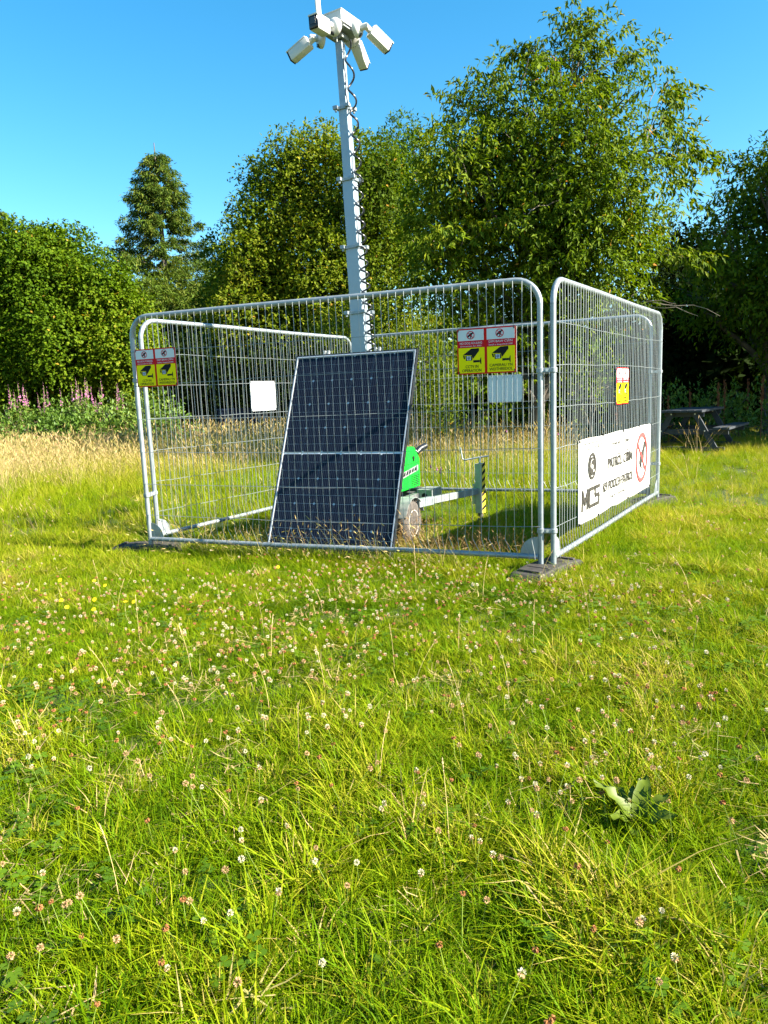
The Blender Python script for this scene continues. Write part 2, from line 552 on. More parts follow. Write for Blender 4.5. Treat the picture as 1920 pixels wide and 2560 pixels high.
gx = np.linspace(-140, 140, 141); gy = np.linspace(-40, 240, 141)
GX, GY = np.meshgrid(gx, gy)
GZ = np.where(GY > 34, (GY - 34) * 0.02, 0.0)
V = np.stack([GX.ravel(), GY.ravel(), GZ.ravel()], 1)
ii = (np.arange(140)[:, None] * 141 + np.arange(140)[None, :]).ravel()
ground = obj('ground', np_mesh('ground', V, np.stack([ii, ii + 1, ii + 142, ii + 141], 1), M['soil']))
tag(ground, 'grassy meadow floor under the fence and trees', None, None, 'structure')


# ------------------------------------------------------------------ trees behind the field
# hornbeam-like clipped mass at the left
make_tree('lime_tree', 'broad dense light green tree with pointed rounded top, above the pink flowers', 'tree', at(120, 1080, 24.5).xy.to_3d(),
          px_blobs([(60, 655, 85), (140, 640, 85), (0, 690, 100), (225, 715, 75), (110, 750, 120), (255, 790, 90), (310, 790, 55),
                    (30, 830, 120), (170, 860, 120), (290, 880, 85), (335, 880, 45), (90, 930, 90), (220, 930, 70), (330, 940, 50),
                    (-100, 760, 140), (-90, 900, 120), (0, 930, 80)], 24, 0.7, 1),
          'leaf_lime', 7, 0.105, 0.08, 66, 0.26, spread=0.6, down=0.45, shoot=0.42, tint_hi=0.08, noise_f=1.3)

# spruce
def make_conifer(name, label, base, height, rad, seed, dens=1.0, topr=0.5, size=1.0):
    rr = np.random.default_rng(seed)
    base = Vector(base)
    root = thing(name, label, 'tree', base)
    tb = MB()
    tb.tube([(0, 0, -0.1), (0.05, 0, height * .4), (0, 0.03, height * .8), (0, 0, height)], [height * .017, height * .012, height * .006, 0.02], 9)
    PP, DD, UU = [], [], []
    z = height * 0.22
    while z < height * 0.985:
        t_ = z / height
        r = min(rad * (1 - t_) ** 0.90, 3.5) * (0.9 + 0.2 * rr.random()) + 0.04
        nb = int(rr.integers(5, 8))
        a0 = rr.random() * 6.28
        for k in range(nb):
            a = a0 + 6.283 * k / nb + rr.normal() * .2
            rl = r * rr.uniform(0.66, 1.05)
            if rr.random() < 0.10 * (1 - t_): continue
            n = 9
            s = np.linspace(0.0, 1, n)
            rise = 0.25 if t_ > .55 else -0.05
            pts = np.stack([np.cos(a) * rl * s, np.sin(a) * rl * s, z + rl * (rise * s - 0.30 * s * s + 0.22 * s ** 4)], 1)
            tb.tube([tuple(p) for p in pts[::2]], [0.035 * (1 - .8 * q) * (1 - .5 * t_) for q in s[::2]], 5, False)
            # side twigs hanging from the branch
            m_ = int(22 * rl * dens) + 6
            si = rr.uniform(0.22, 1.0, m_)
            pos = np.stack([np.interp(si, s, pts[:, c]) for c in range(3)], 1)
            side = np.array([-np.sin(a), np.cos(a), 0])
            sg = rr.choice([-1, 1], m_)[:, None]
            outw = np.array([np.cos(a), np.sin(a), 0])
            dd = outw * 0.65 + side * sg * rr.uniform(.2, 1, (m_, 1)) + np.array([0, 0, -.45])
            PP.append(pos); DD.append(dd)
        z += height * 0.030 * rr.uniform(.7, 1.3)
    tb.build('trunk', M['bark'], root, 60)
    P = np.concatenate(PP); D = unit(np.concatenate(DD))
    per = 9
    k = len(P) * per
    s = np.tile(np.linspace(0, 1, per), len(P))
    Dn = np.repeat(D, per, 0)
    Pn = np.repeat(P, per, 0) + Dn * (s * 0.42 * size)[:, None] + rr.normal(size=(k, 3)) * 0.05
    d = Dn + rr.normal(size=(k, 3)) * .55 + np.array([0, 0, -.25])
    nr = np.array([0, 0, 1.]) + rr.normal(size=(k, 3)) * .6
    V, Fq = leaf_arrays(Pn, d, nr, 0.20 * size * rr.uniform(.7, 1.3, k), 0.050 * size * rr.uniform(.7, 1.3, k), .1)
    tn = np.clip(.42 + .3 * rr.normal(size=len(P)), 0, 1)
    tn = np.clip(np.repeat(tn, per) + rr.normal(size=k) * .1, 0, 1)
    cr = obj('crown', np_mesh('crown', V, Fq, M['needle'], np.concatenate([tn, tn])), root)
    cr['kind'] = 'stuff'
    return root


pc = at(385, 362, 40)
make_conifer('spruce_tree', 'tall dark spruce with pointed crown rising above the left trees', (pc.x, 40, 0.1), at(385, 362, 40).z, 7.0, 3, 1.3)
pc = at(-8, 520, 46)
make_conifer('spruce_tree', 'small spruce tip showing at the left edge above the broad green tree', (pc.x, 46, 0.2), at(-8, 520, 46).z, 5.0, 5, 0.8)

make_tree('larch_tree', 'feathery olive tree standing right of the tall spruce', 'tree', (at(480, 1000, 37).x, 37, 0),
          px_blobs([(450, 740, 60), (505, 715, 50), (540, 745, 40), (480, 800, 75), (560, 820, 55), (420, 860, 75), (530, 880, 70), (600, 880, 60)], 37, 1.0, 2),
          'needle', 9, 0.26, 0.05, 16, 0.2, spread=.5, down=.35, shoot=.6, tint_hi=.25)
make_tree('larch_tree', 'olive tree below the tall spruce, behind the broad green tree', 'tree', (at(330, 1000, 36).x, 36, 0),
          px_blobs([(300, 730, 55), (350, 760, 60), (400, 790, 60), (350, 840, 75), (410, 880, 60), (310, 850, 60)], 36, 1.0, 3),
          'needle', 9, 0.26, 0.05, 16, 0.2, spread=.5, down=.35, shoot=.6, tint_hi=.1)
make_tree('poplar_tree', 'pale hazy tree tops far behind, between the olive tree and the mast trees', 'tree', (at(560, 1000, 52).x, 52, 0.3),
          px_blobs([(540, 690, 30), (575, 700, 40), (600, 740, 50), (560, 760, 50)], 52, 1.0, 4),
          'leaf_sallow', 7, 0.3, 0.12, 7, 0.2, spread=.6, down=.2, shoot=.6)

# sallow tree mass behind the mast
make_tree('sallow_tree', 'wide yellow green tree with rounded leaves directly behind the mast', 'tree', (at(760, 1060, 29).x, 29, 0),
          px_blobs([(720, 405, 50), (800, 385, 55), (690, 470, 62), (635, 430, 26, .8), (760, 470, 95), (870, 430, 75), (940, 450, 80),
                    (650, 560, 72), (740, 590, 110), (860, 570, 120), (980, 560, 100), (600, 660, 52), (670, 690, 100), (800, 700, 120),
                    (930, 700, 120), (565, 725, 40), (600, 790, 80), (720, 830, 105), (860, 830, 110), (980, 800, 95), (650, 900, 80), (800, 930, 80), (920, 930, 80)], 29, 1.2, 5),
          'leaf_sallow', 6, 0.145, 0.085, 27, 0.24, spread=.75, down=.15, shoot=.55, noise_f=1.2)
make_tree('ash_tree', 'thin greyish tree top showing behind, right of the mast', 'tree', (at(1010, 1000, 34).x, 34, 0),
          px_blobs([(1000, 325, 38, .7), (1050, 335, 34, .7), (965, 350, 28, .7), (1035, 390, 60), (960, 420, 60), (1000, 480, 80), (1020, 580, 90)], 34, 1.0, 6),
          'leaf_lime', 6, 0.17, 0.07, 15, 0.18, spread=.7, down=.2, shoot=.5, tint_hi=-.05)
make_tree('oak_tree', 'darker tree with orange flecks left of the mast, behind the left fence panel', 'tree', (at(600, 1060, 31).x, 31, 0),
          px_blobs([(585, 640, 55), (640, 700, 80), (560, 760, 60), (620, 820, 90), (540, 850, 60), (700, 800, 90), (480, 900, 60), (600, 930, 90), (700, 930, 80)], 31, 1.0, 12),
          'leaf_lime', 6, 0.15, 0.09, 24, 0.22, spread=.7, down=.2, shoot=.42, tint_hi=-.12)

# big cherry
CH_D = 15.0
ch_base = Vector((at(1345, 1000, CH_D).x, CH_D + 0.3, 0))
CH = px_blobs([(1400, 165, 50, .3), (1300, 235, 85, .6), (1435, 215, 95, .6), (1545, 265, 70, .3), (1215, 300, 75, .75), (1340, 340, 125, .85),
               (1490, 370, 125, .75), (1610, 380, 70, .35), (1140, 400, 75, .9), (1240, 460, 130), (1410, 500, 145), (1560, 510, 105, .75),
               (1120, 540, 105), (1280, 630, 150), (1450, 650, 135), (1130, 680, 115), (1575, 650, 80, .8), (1220, 790, 130), (1400, 800, 125),
               (1560, 770, 75, .8), (1330, 930, 100, .9), (1180, 920, 90, .9), (1500, 900, 70, .8)], CH_D, 1.3, 7)
cherry = make_tree('cherry_tree', 'tallest tree, a loose cherry with drooping long leaves, right of the mast', 'tree', ch_base, CH,
                   'leaf_cherry', 10, 0.115, 0.043, 34, 0.17, bark='bark', down=.6, spread=.6, shoot=.34, noise_amp=.22, noise_f=1.5,
                   trunk_top=at(1400, 260, CH_D + .3), fold=.22, inner=.3, core=.30, core_scale=1.6)
# long thin boughs with separate drooping sprays, as they stand out against the sky and in front
spray_me = []
for q in range(6):
    n_ = 1
    P = rng.normal(size=(n_, 3)) * .01
    D = unit(np.array([1.0, 0, 0.15]) + rng.normal(size=(n_, 3)) * .35)
    Pn, d, nr, Lk, Wk = sprays(P, D, 19, 0.14, 0.046, .55, .85, .46)
    V, Fq = leaf_arrays(Pn, d, nr, Lk, Wk, .22)
    tn = np.clip(.5 + rng.normal(size=len(Pn)) * .2, 0, .95)
    spray_me.append(np_mesh('leaf_spray', V, Fq, M['leaf_cherry'], np.concatenate([tn, tn])))
n_spray = 0
def add_spray(p, ang):
    global n_spray
    if n_spray >= 300: return
    o = obj('leaf_spray', random.choice(spray_me), cherry, Vector(p) - ch_base, ang)
    s = random.uniform(.8, 1.2); o.scale = (s, s, s)
    n_spray += 1
tips = [(1430, 12, 0), (1458, 75, .2), (1412, 45, 0), (1275, 122, .2), (1190, 178, .3), (1240, 190, 0), (1540, 72, 0), (1500, 65, -.2), (1470, 40, .1), (1618, 122, .3),
        (1575, 145, 0), (1675, 200, .3), (1645, 180, .1), (1668, 235, .4), (1690, 255, .2), (1700, 330, 0), (1782, 398, .3), (1745, 425, .2), (1725, 375, .1),
        (1660, 540, .2), (1715, 640, -.3), (1735, 645, -.5), (1130, 245, 0), (1085, 335, -.3), (1060, 400, -.2), (1350, 115, 0), (1330, 140, .2),
        (1180, 560, -1.6), (1080, 590, -1.7), (1120, 570, -1.8), (1240, 545, -1.7), (1680, 450, .2), (1700, 500, 0), (1640, 690, -.4), (1690, 760, -.9), (1745, 790, -1.2),
        (1800, 790, -1.4), (1030, 600, -1.5), (1300, 560, -1.9), (1450, 560, -1.8), (1380, 420, -1.9), (1560, 600, -1.6)]
for tx, ty, dy in tips:
    tip = at(tx, ty, CH_D + dy)
    hub = min(CH, key=lambda b_: (Vector(b_[:3]) - tip).length - b_[3] * .3)
    s = Vector(hub[:3])
    lp = limb_path(s, tip, .08, 7, .03)
    mb = MB(); mb.tube([p - ch_base for p in lp], [0.016 - .0018 * i for i in range(8)], 5)
    mb.build('limb', M['twigbark'], cherry, 60)
    for i in range(2, 8):
        d = (lp[i] - lp[i - 1])
        ang = math.atan2(d.y, d.x)
        for _ in range(1 if i < 5 else 2):
            add_spray(lp[i] + Vector((random.gauss(0, .05), random.gauss(0, .05), random.gauss(0, .04))), ang + random.gauss(0, .8))

# right-hand trees with deep shade underneath
make_tree('hornbeam_tree', 'dark green tree cut off by the right edge, above the picnic table', 'tree', (at(1960, 1000, 17.5).x, 18, 0),
          px_blobs([(1895, 420, 55, .8), (1855, 500, 70, .8), (1800, 565, 50, .7), (1910, 580, 110), (1775, 640, 70, .8), (1850, 700, 95), (1715, 735, 50, .8),
                    (1960, 690, 120), (1985, 480, 130), (1760, 780, 45, .8), (1900, 790, 70), (2060, 600, 150), (2080, 800, 150), (1960, 840, 70)], 17.5, 1.3, 8),
          'leaf_cherry', 7, 0.125, 0.055, 24, 0.26, down=.6, spread=.6, shoot=.36, tint_hi=-.08, noise_f=1.4)
make_tree('beech_tree', 'dark shaded tree between the cherry and the right edge tree', 'tree', (at(1740, 1000, 22).x, 22.5, 0),
          px_blobs([(1720, 620, 70), (1780, 700, 100), (1660, 720, 80), (1720, 820, 100), (1840, 800, 100), (1640, 840, 80), (1880, 900, 90), (1760, 920, 90), (1660, 930, 80)], 22, 1.0, 9),
          'leaf_shade_dark', 6, 0.15, 0.09, 22, 0.22, down=.4, shoot=.42)
# the tree just outside the picture whose shade lies over the picnic table
make_tree('sycamore_tree', 'big leafy tree just right of the picnic table, shading it', 'tree', (14.2, 13.7, 0),
          [(13.5, 13.8, 5.5, 2.4, 1), (12.2, 14.2, 4.2, 1.7, 1), (15.2, 13.2, 6.2, 2.4, 1), (13.8, 14.3, 7.6, 2.2, 1), (12.4, 14.8, 6.3, 1.7, 1), (14.6, 14.9, 4.2, 2.0, 1), (15.5, 14.7, 7.5, 2.2, 1), (11.3, 14.7, 2.9, 1.3, 1)],
          'leaf_lime', 6, 0.17, 0.12, 18, 0.28, down=.4, shoot=.42)
# thicket of the wood behind: reads as one mass
def woodland(x0, x1, y0, y1, h, n, seed):
    rr = np.random.default_rng(seed)
    P = np.stack([rr.uniform(x0, x1, n), rr.uniform(y0, y1, n), np.zeros(n)], 1)
    top = h * (0.75 + .3 * snoise(P[:, :2] * 1.0, .5))
    P[:, 2] = top * rr.random(n) ** .8
    d = rr.normal(size=(n, 3)) + np.array([0, 0, -.4])
    nr = rr.normal(size=(n, 3)) * .6 + np.array([0, -.3, .6])
    V, Fq = leaf_arrays(P, d, nr, rr.uniform(.22, .42, n), rr.uniform(.14, .26, n), .12)
    return V, Fq, rr.random(n) * .6
parts = [woodland(-34, 34, 33, 38, 5.2, 42000, 1), woodland(-7, 12, 25.5, 28, 3.8, 24000, 2), woodland(9, 26, 19.5, 24, 5.0, 26000, 3), woodland(-38, -28, -6, 33, 5.5, 16000, 4)]
off = 0; VV, FF, TT = [], [], []
for V, Fq, tn in parts:
    VV.append(V); FF.append(Fq + off); TT.append(np.concatenate([tn, tn])); off += len(V)
wood = obj('woodland_thicket', np_mesh('woodland_thicket', np.concatenate(VV), np.concatenate(FF), M['leaf_shade_dark'], np.concatenate(TT)))
tag(wood, 'deep shaded thicket of the wood behind all the trees', None, None, 'stuff')


# shrubs just behind the back fence
def shrub(name, label, base, blobs, leafm, per, L, W, n, up=0.0, **k):
    return make_tree(name, label, 'shrub', base, blobs, leafm, per, L, W, n, 0.03, down=-up, **k)


shrub('willow_shrub', 'pale yellow green willow shrub lit by sun behind the back fence panel', (at(1040, 1080, 13.0).x, 13.0, 0),
      px_blobs([(1045, 930, 75), (1085, 870, 55), (990, 890, 60), (1110, 960, 55), (1040, 850, 45), (1000, 980, 60), (1080, 1010, 60)], 13, .5, 21),
      'leaf_sallow', 9, 0.062, 0.022, 75, 0.75, spread=.5, shoot=.3, tint_hi=.12, core=.1)
shrub('willow_shrub', 'yellow green willow shrub behind the mast, left of the lit one', (at(850, 1060, 14.5).x, 14.5, 0),
      px_blobs([(830, 830, 42), (870, 810, 40), (850, 880, 50), (900, 860, 40), (880, 930, 55), (940, 830, 40)], 14.5, .5, 22),
      'leaf_sallow', 9, 0.068, 0.024, 60, 0.75, spread=.5, shoot=.32, tint_hi=.05, core=.1)
shrub('hazel_shrub', 'sparse sunlit sapling behind the right fence panel', (at(1480, 1080, 13.2).x, 13.2, 0),
      px_blobs([(1470, 900, 45, .6), (1500, 960, 45, .6), (1440, 980, 40, .6), (1530, 880, 35, .5)], 13.2, .4, 23),
      'leaf_lime', 7, 0.075, 0.045, 38, 0.4, spread=.6, shoot=.3, tint_hi=.1, core=.05)
for lab, px, D, rr_, sd in [('dark shaded holly bush behind the left fence panel', 470, 24.5, 60, 31), ('dark shaded holly bush behind the white board on the left panel', 640, 23.5, 60, 32),
                            ('dark shaded bush behind the solar panel', 800, 22, 65, 33), ('dark shaded bush behind the sign with the pale board below', 1230, 18, 70, 34),
                            ('dark shaded bush behind the gap between the front and right panels', 1390, 18, 75, 35), ('dark shaded bush behind the banner', 1560, 18.5, 75, 36)]:
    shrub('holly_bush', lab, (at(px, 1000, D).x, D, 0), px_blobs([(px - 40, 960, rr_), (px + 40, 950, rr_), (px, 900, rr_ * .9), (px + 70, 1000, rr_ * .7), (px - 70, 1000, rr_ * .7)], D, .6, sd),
          'leaf_shade_dark', 6, 0.12, 0.07, 26, 0.2, spread=.8, shoot=.3, core=.3)


# ------------------------------------------------------------------ fence panels
GZ0 = 0.06       # the posts stand in feet this high above the soil
FL, FR = Vector((-2.0955, 6.3570, GZ0)), Vector((1.1113, 5.0488, GZ0))
RL, RR = Vector((1.1954, 5.0279, GZ0)), Vector((3.0411, 7.9409, GZ0))
BL, BR = Vector((-0.1973, 9.4013, GZ0)), Vector((2.9530, 7.9717, GZ0))
LL, LR = Vector((-2.0767, 6.5294, GZ0)), Vector((-0.3366, 9.5054, GZ0))
PW, PH = 3.456, 2.0
H_Z = [1.715, 1.425, 1.14, 0.855, 0.574, 0.30]

wire_meshes = []
for q in range(7):
    a1, a2, a3 = random.uniform(-.006, .006), random.uniform(-.008, .008), random.uniform(-.006, .006)
    kk = 0.012 + 0.006 * q
    mb = MB()
    mb.tube([(0, -.024, 1.998), (a1 * .5, -.024, 1.80), (a1, -.023, 1.425), (a2, -.022, 1.0), (a3, -.023, .574), (a3, -.022, .30), (-kk * .2, -.024, .20), (kk * .8, -.024, .11), (kk, -.024, .062)], .0021, 4, False)
    wire_meshes.append(mb.mesh('wire', M['wire']))
hw = []
for q in range(6):
    mb = MB()
    pts = []
    for i in range(15):
        x = PW * i / 14
        pts.append((x, -.019 + random.uniform(-.003, .003), random.uniform(-.004, .004) - .014 * math.sin(math.pi * i / 14) * (1 if q != 1 else -1)))
    mb.tube(pts, .0021, 4, False)
    hw.append(mb.mesh('wire', M['wire']))


def gusset_mesh():
    mb = MB()
    poly = [(0, 0)] + [(0.13 * math.cos(a), 0.13 * math.sin(a)) for a in np.linspace(0, math.pi / 2, 9)]
    mb.prism(poly, .003, (0.018, 0.0015, 0.095), (1, 0, 0), (0, 0, 1))
    return mb.mesh('gusset', M['galv'])


def fence_panel(label, a, b_):
    d = b_ - a
    root = thing('mesh_fence', label, 'fence panel', a, math.atan2(d.y, d.x), 'temporary mesh fence panels round the trailer')
    L = d.length
    rc = 0.17
    mb = MB()
    mb.tube([(0, 0, -.02), (0, 0, 0.8), (0, 0, PH - rc)], .0205, 12)
    mb.build('post', M['galv'], root, 50)
    mb = MB()
    mb.tube([(L, 0, -.02), (L, 0, 0.8), (L, 0, PH - rc)], .0205, 12)
    mb.build('post', M['galv'], root, 50)
    arc1 = [(rc - rc * math.cos(a_), 0, PH - rc + rc * math.sin(a_)) for a_ in np.linspace(0, math.pi / 2, 8)]
    arc2 = [(L - p[0], 0, p[2]) for p in arc1][::-1]
    mb = MB()
    mb.tube(arc1 + [(L * .33, 0, PH + .002), (L * .66, 0, PH - .004)] + arc2, .0205, 12)
    mb.build('top_rail', M['galv'], root, 50)
    mb = MB()
    mb.tube([(.02, 0, .08), (L * .35, 0, .075), (L * .7, 0, .083), (L - .02, 0, .08)], .0195, 12)
    mb.build('bottom_rail', M['galv'], root, 50)
    g = gusset_mesh()
    obj('gusset', g, root)
    g2 = obj('gusset', g, root, (L, 0, 0)); g2.scale = (-1, 1, 1)
    n = 56
    for i in range(n):
        x = 0.06 + (L - 0.12) * i / (n - 1)
        e = min(x, L - x)
        o = obj('wire', wire_meshes[(i * 3 + i // 5) % 7], root, (x + random.uniform(-.004, .004), 0, 0))
        if e < rc:     # wires under the bent corner are shorter
            hh = PH - rc + math.sqrt(max(0, rc * rc - (rc - e) ** 2))
            o.scale = (1, 1, hh / PH)
    for i, z in enumerate(H_Z):
        o = obj('wire', hw[i], root, (0, 0, z)); o.scale = (L / PW, 1, 1)
    return root


pan_f = fence_panel('long front mesh fence panel in front of the solar panel', FL, FR)
pan_r = fence_panel('right side mesh fence panel carrying the white banner', RL, RR)
pan_b = fence_panel('rear mesh fence panel behind the trailer with a pale board', BL, BR)
pan_l = fence_panel('left side mesh fence panel with the bright white board', LL, LR)


def clamp(label, a, b_, z):
    a = Vector((a.x, a.y, z + GZ0)); b_ = Vector((b_.x, b_.y, z + GZ0))
    root = thing('fence_clamp', label, 'clamp', (a + b_) / 2, 0, 'clamps joining the fence panels')
    d = (b_ - a); c = (a + b_) / 2
    dn = d.normalized(); side = Vector((-dn.y, dn.x, 0))
    for p in (a - c, b_ - c):
        mb = MB()
        mb.lathe([(.024, -.017), (.0275, -.014), (.0275, .014), (.024, .017)], p, (0, 0, 1), 14)
        mb.build('collar', M['galv'], root, 40)
    rot = Matrix((dn, side, Vector((0, 0, 1)))).transposed()
    ln = max(.02, d.length - .04)
    for q in (.016, -.016):
        mb = MB(); mb.box(side * q, (ln, .006, .03), rot, .001); mb.build('strap', M['galv'], root)
    mb = MB()
    mb.lathe([(.010, -.026), (.010, -.020), (.005, -.020), (.005, .022), (.010, .022), (.010, .032)], (0, 0, 0), side, 6)
    mb.build('bolt', M['bolt'], root)


clamp('upper clamp at the near corner between front and right panels', FR, RL, 1.39)
clamp('lower clamp at the near corner between front and right panels', FR, RL, 0.27)
clamp('upper clamp at the left corner beside the left sign', FL, LL, 1.47)
clamp('lower clamp at the left corner between front and left panels', FL, LL, 0.47)
clamp('upper clamp at the far right corner of the fence', RR, BR, 1.40)
clamp('lower clamp at the far right corner below the banner end', RR, BR, 0.40)


def fence_foot(label, c, ang):
    root = thing('fence_block', label, 'fence foot', (c.x, c.y, -.030), ang, 'dark blocks the fence posts stand in')
    mb = MB()
    poly = [(-.36, 0), (-.36, .05), (-.30, .105), (-.12, .12), (.12, .12), (.30, .105), (.36, .05), (.36, 0)]
    mb.prism(poly, .23, (0, .115, 0), (1, 0, 0), (0, 0, 1))
    bm = bmesh.new()
    me = mb.mesh('block', M['foot']); bm.from_mesh(me)
    bmesh.ops.bevel(bm, geom=list(bm.edges), offset=.010, segments=2, affect='EDGES', profile=.5)
    bm.to_mesh(me); bm.free()
    obj('block', me, root)
    for q in (-.24, -.12, .12, .24):
        mb = MB(); mb.box((q, 0, .113), (.035, .17, .02), None, .004); mb.build('ridge', M['foot'], root)
    return root


FEET = [('dark foot block under the near fence corner', (FR + RL) / 2, R(48)), ('dark foot block under the left fence corner', (FL + LL) / 2 - Vector((.05, .04, 0)), R(-6)),
        ('dark foot block under the far right fence corner', (RR + BR) / 2, R(40)), ('dark foot block under the rear left fence corner', (BL + LR) / 2, R(20))]
for lab, c, a in FEET:
    fence_foot(lab, c, a)


# ------------------------------------------------------------------ signs
def text_obj(body, size, name, m_, parent, org, ux, uy, bold=0.0, width=None, align='CENTER', depth=.0004, shear=0.0):
    cu = bpy.data.curves.new(name, 'FONT')
    cu.body = body; cu.size = size; cu.align_x = align; cu.align_y = 'BOTTOM_BASELINE'
    cu.offset = 0; cu.extrude = depth; cu.resolution_u = 3; cu.shear = shear
    tmp = bpy.data.objects.new(name, cu); COL.objects.link(tmp)
    dg = bpy.context.evaluated_depsgraph_get()
    me = bpy.data.meshes.new_from_object(tmp.evaluated_get(dg))
    bpy.data.objects.remove(tmp)
    me.name = name
    co = np.empty(len(me.vertices) * 3, np.float32); me.vertices.foreach_get('co', co); co = co.reshape(-1, 3)
    if width:
        wd_ = co[:, 0].max() - co[:, 0].min()
        co[:, 0] *= width / wd_
    ux, uy = Vector(ux), Vector(uy); nz = ux.cross(uy)
    mt = np.array([ux, uy, nz])
    co = co @ mt + np.array(org)
    me.vertices.foreach_set('co', co.astype(np.float32).ravel())
    if bold:       # heavier weight: the outline laid down again a little to either side
        bm = bmesh.new(); bm.from_mesh(me)
        src = list(bm.verts) + list(bm.edges) + list(bm.faces)
        for q, lift in ((-1, .0003), (1, .0006)):
            g_ = bmesh.ops.duplicate(bm, geom=src)['geom']
            bmesh.ops.translate(bm, vec=ux * (q * bold) + nz * lift + uy * (q * bold * .35), verts=[e for e in g_ if isinstance(e, bmesh.types.BMVert)])
        bm.to_mesh(me); bm.free()
    me.materials.clear(); me.materials.append(m_)
    me.update()
    return obj(name, me, parent)


UX, UY = Vector((1, 0, 0)), Vector((0, 0, 1))     # sign-local: x right, z up, faces -y


def layer(root, name, m_, polys, lev, h=.0006):
    mb = MB()
    for poly in polys:
        mb.prism([(a * .001, b_ * .001) for a, b_ in poly], h, (0, -.0035 - lev * .001, 0), UX, UY)
    return mb.build(name, m_, root)


def rect(u0, v0, u1, v1):
    return [(u0, v0), (u1, v0), (u1, v1), (u0, v1)]


def rrect(w_, h_, r_=8, n=4):
    out = []
    for cx, cy, a0 in ((w_ - r_, h_ - r_, 0), (r_, h_ - r_, 90), (r_, r_, 180), (w_ - r_, r_, 270)):
        for k in range(n + 1):
            a = R(a0 + 90 * k / n)
            out.append((cx + r_ * math.cos(a), cy + r_ * math.sin(a)))
    return out


SW, SH = 420, 315


def blank_board(root, m_):
    mb = MB()
    mb.prism([(a * .001, b_ * .001) for a, b_ in rrect(SW, SH)], .003, (0, -.0032, 0), UX, UY)
    # prism thickens along ux x uy = -y
    return mb.build('board', m_, root)


def ties(root, pts):
    for a, b_ in pts:
        mb = MB(); mb.box((a * .001, -.006, b_ * .001), (.006, .012, .022), None, .0015)
        mb.build('cable_tie', M['black'], root)


def warning_sign(label, panel, u, z, off):
    pos = panel.matrix_basis @ Vector((u, off, z))
    root = thing('warning_sign', label, 'sign', pos, panel.rotation_euler.z, 'bilingual warning signs tied to the fence')
    blank_board(root, M['white_board'])
    layer(root, 'red_print', M['red'], [rrect(SW, SH)], 3)
    layer(root, 'white_field', M['signwhite'], [rect(6, 232, 192, 306)], 4); layer(root, 'white_field', M['signwhite'], [rect(213, 232, 408, 306)], 4)
    layer(root, 'crimson_band', M['crimson'], [rect(6, 186, 192, 229)], 4); layer(root, 'crimson_band', M['crimson'], [rect(213, 186, 408, 229)], 4)
    layer(root, 'yellow_field', M['yellow'], [rect(9, 9, 196, 183)], 4); layer(root, 'yellow_field', M['yellow'], [rect(215, 9, 409, 183)], 4)
    for du, dv in ((0, 0), (207, 3)):
        # no-dog pictogram
        o3 = lambda a, b_, lev: Vector(((a + du) * .001, -.0035 - lev * .001, (b_ + dv) * .001))
        dog = [(76, 262), (80, 270), (88, 274), (95, 283), (108, 286), (113, 291), (121, 287), (119, 279), (110, 277), (106, 266), (104, 255), (99, 247), (93, 248), (97, 258), (92, 263), (85, 257), (78, 250), (75, 254)]
        layer(root, 'dog_symbol', M['signblack'], [[(a + du, b_ + dv) for a, b_ in dog]], 5)
        mb = MB(); mb.ring(.0235, .0285, .0006, o3(98, 269, 6), UX, UY)
        a = R(-45); dx, dy = math.cos(a), math.sin(a)
        mb.prism([(-.024, -.0022), (.024, -.0022), (.024, .0022), (-.024, .0022)], .0005, o3(98, 269, 6) + Vector((0, -.0002, 0)), Vector((dx, 0, dy)), Vector((-dy, 0, dx)))
        mb.build('ban_ring', M['crimson'], root)
        hood = [(38, 133), (100, 176), (156, 178), (158, 160), (111, 103), (103, 131), (54, 134)]
        layer(root, 'camera_symbol', M['signblack'], [[(a + du, b_ + dv) for a, b_ in hood], [(a + du, b_ + dv) for a, b_ in [(58, 130), (103, 127), (108, 96), (62, 94)]],
                                                      [(a + du, b_ + dv) for a, b_ in [(40, 130), (53, 130), (55, 105), (47, 107)]],
                                                      [(a + du, b_ + dv) for a, b_ in [(114, 96), (160, 96), (160, 81), (114, 80)]], [(a + du, b_ + dv) for a, b_ in [(160, 88), (168, 112), (172, 112), (172, 68), (168, 68)]]], 5)
        layer(root, 'camera_face', M['signwhite'], [[(a + du, b_ + dv) for a, b_ in [(67, 126), (97, 125), (99, 99), (69, 98)]]], 6)
        mb = MB(); mb.ring(.0065, .0105, .0006, o3(83, 112, 7), UX, UY, 20); mb.ring(.0002, .0045, .0006, o3(83, 112, 7), UX, UY, 14)
        mb.build('camera_lens', M['navy'], root)
    T = lambda body, u_, v_, size, m_, wd_, bold=.0: text_obj(body, size * .001, 'lettering', m_, root, (u_ * .001, -.0085, v_ * .001), UX, UY, bold, wd_ * .001)
    T('NO DOG FOULING', 99, 207, 22, M['signwhite'], 160)
    T('DIM BAW C\u0174N', 310, 210, 22, M['signwhite'], 165)
    T('Environment Act 2005', 99, 190, 14, M['signwhite'], 150)
    T('Deddf yr Amgylchedd 2005', 310, 191, 14, M['signwhite'], 165)
    T('CCTV IN', 105, 43, 29, M['signblack'], 92, .0003)
    T('OPERATION', 103, 16, 29, M['signblack'], 138, .0003)
    T('CAMERAU YN', 312, 46, 28, M['signblack'], 160, .0003)
    T('WEITHREDOL', 312, 19, 28, M['signblack'], 164, .0003)
    ties(root, [(10, 305), (404, 306), (406, 14), (12, 10)])
    return root


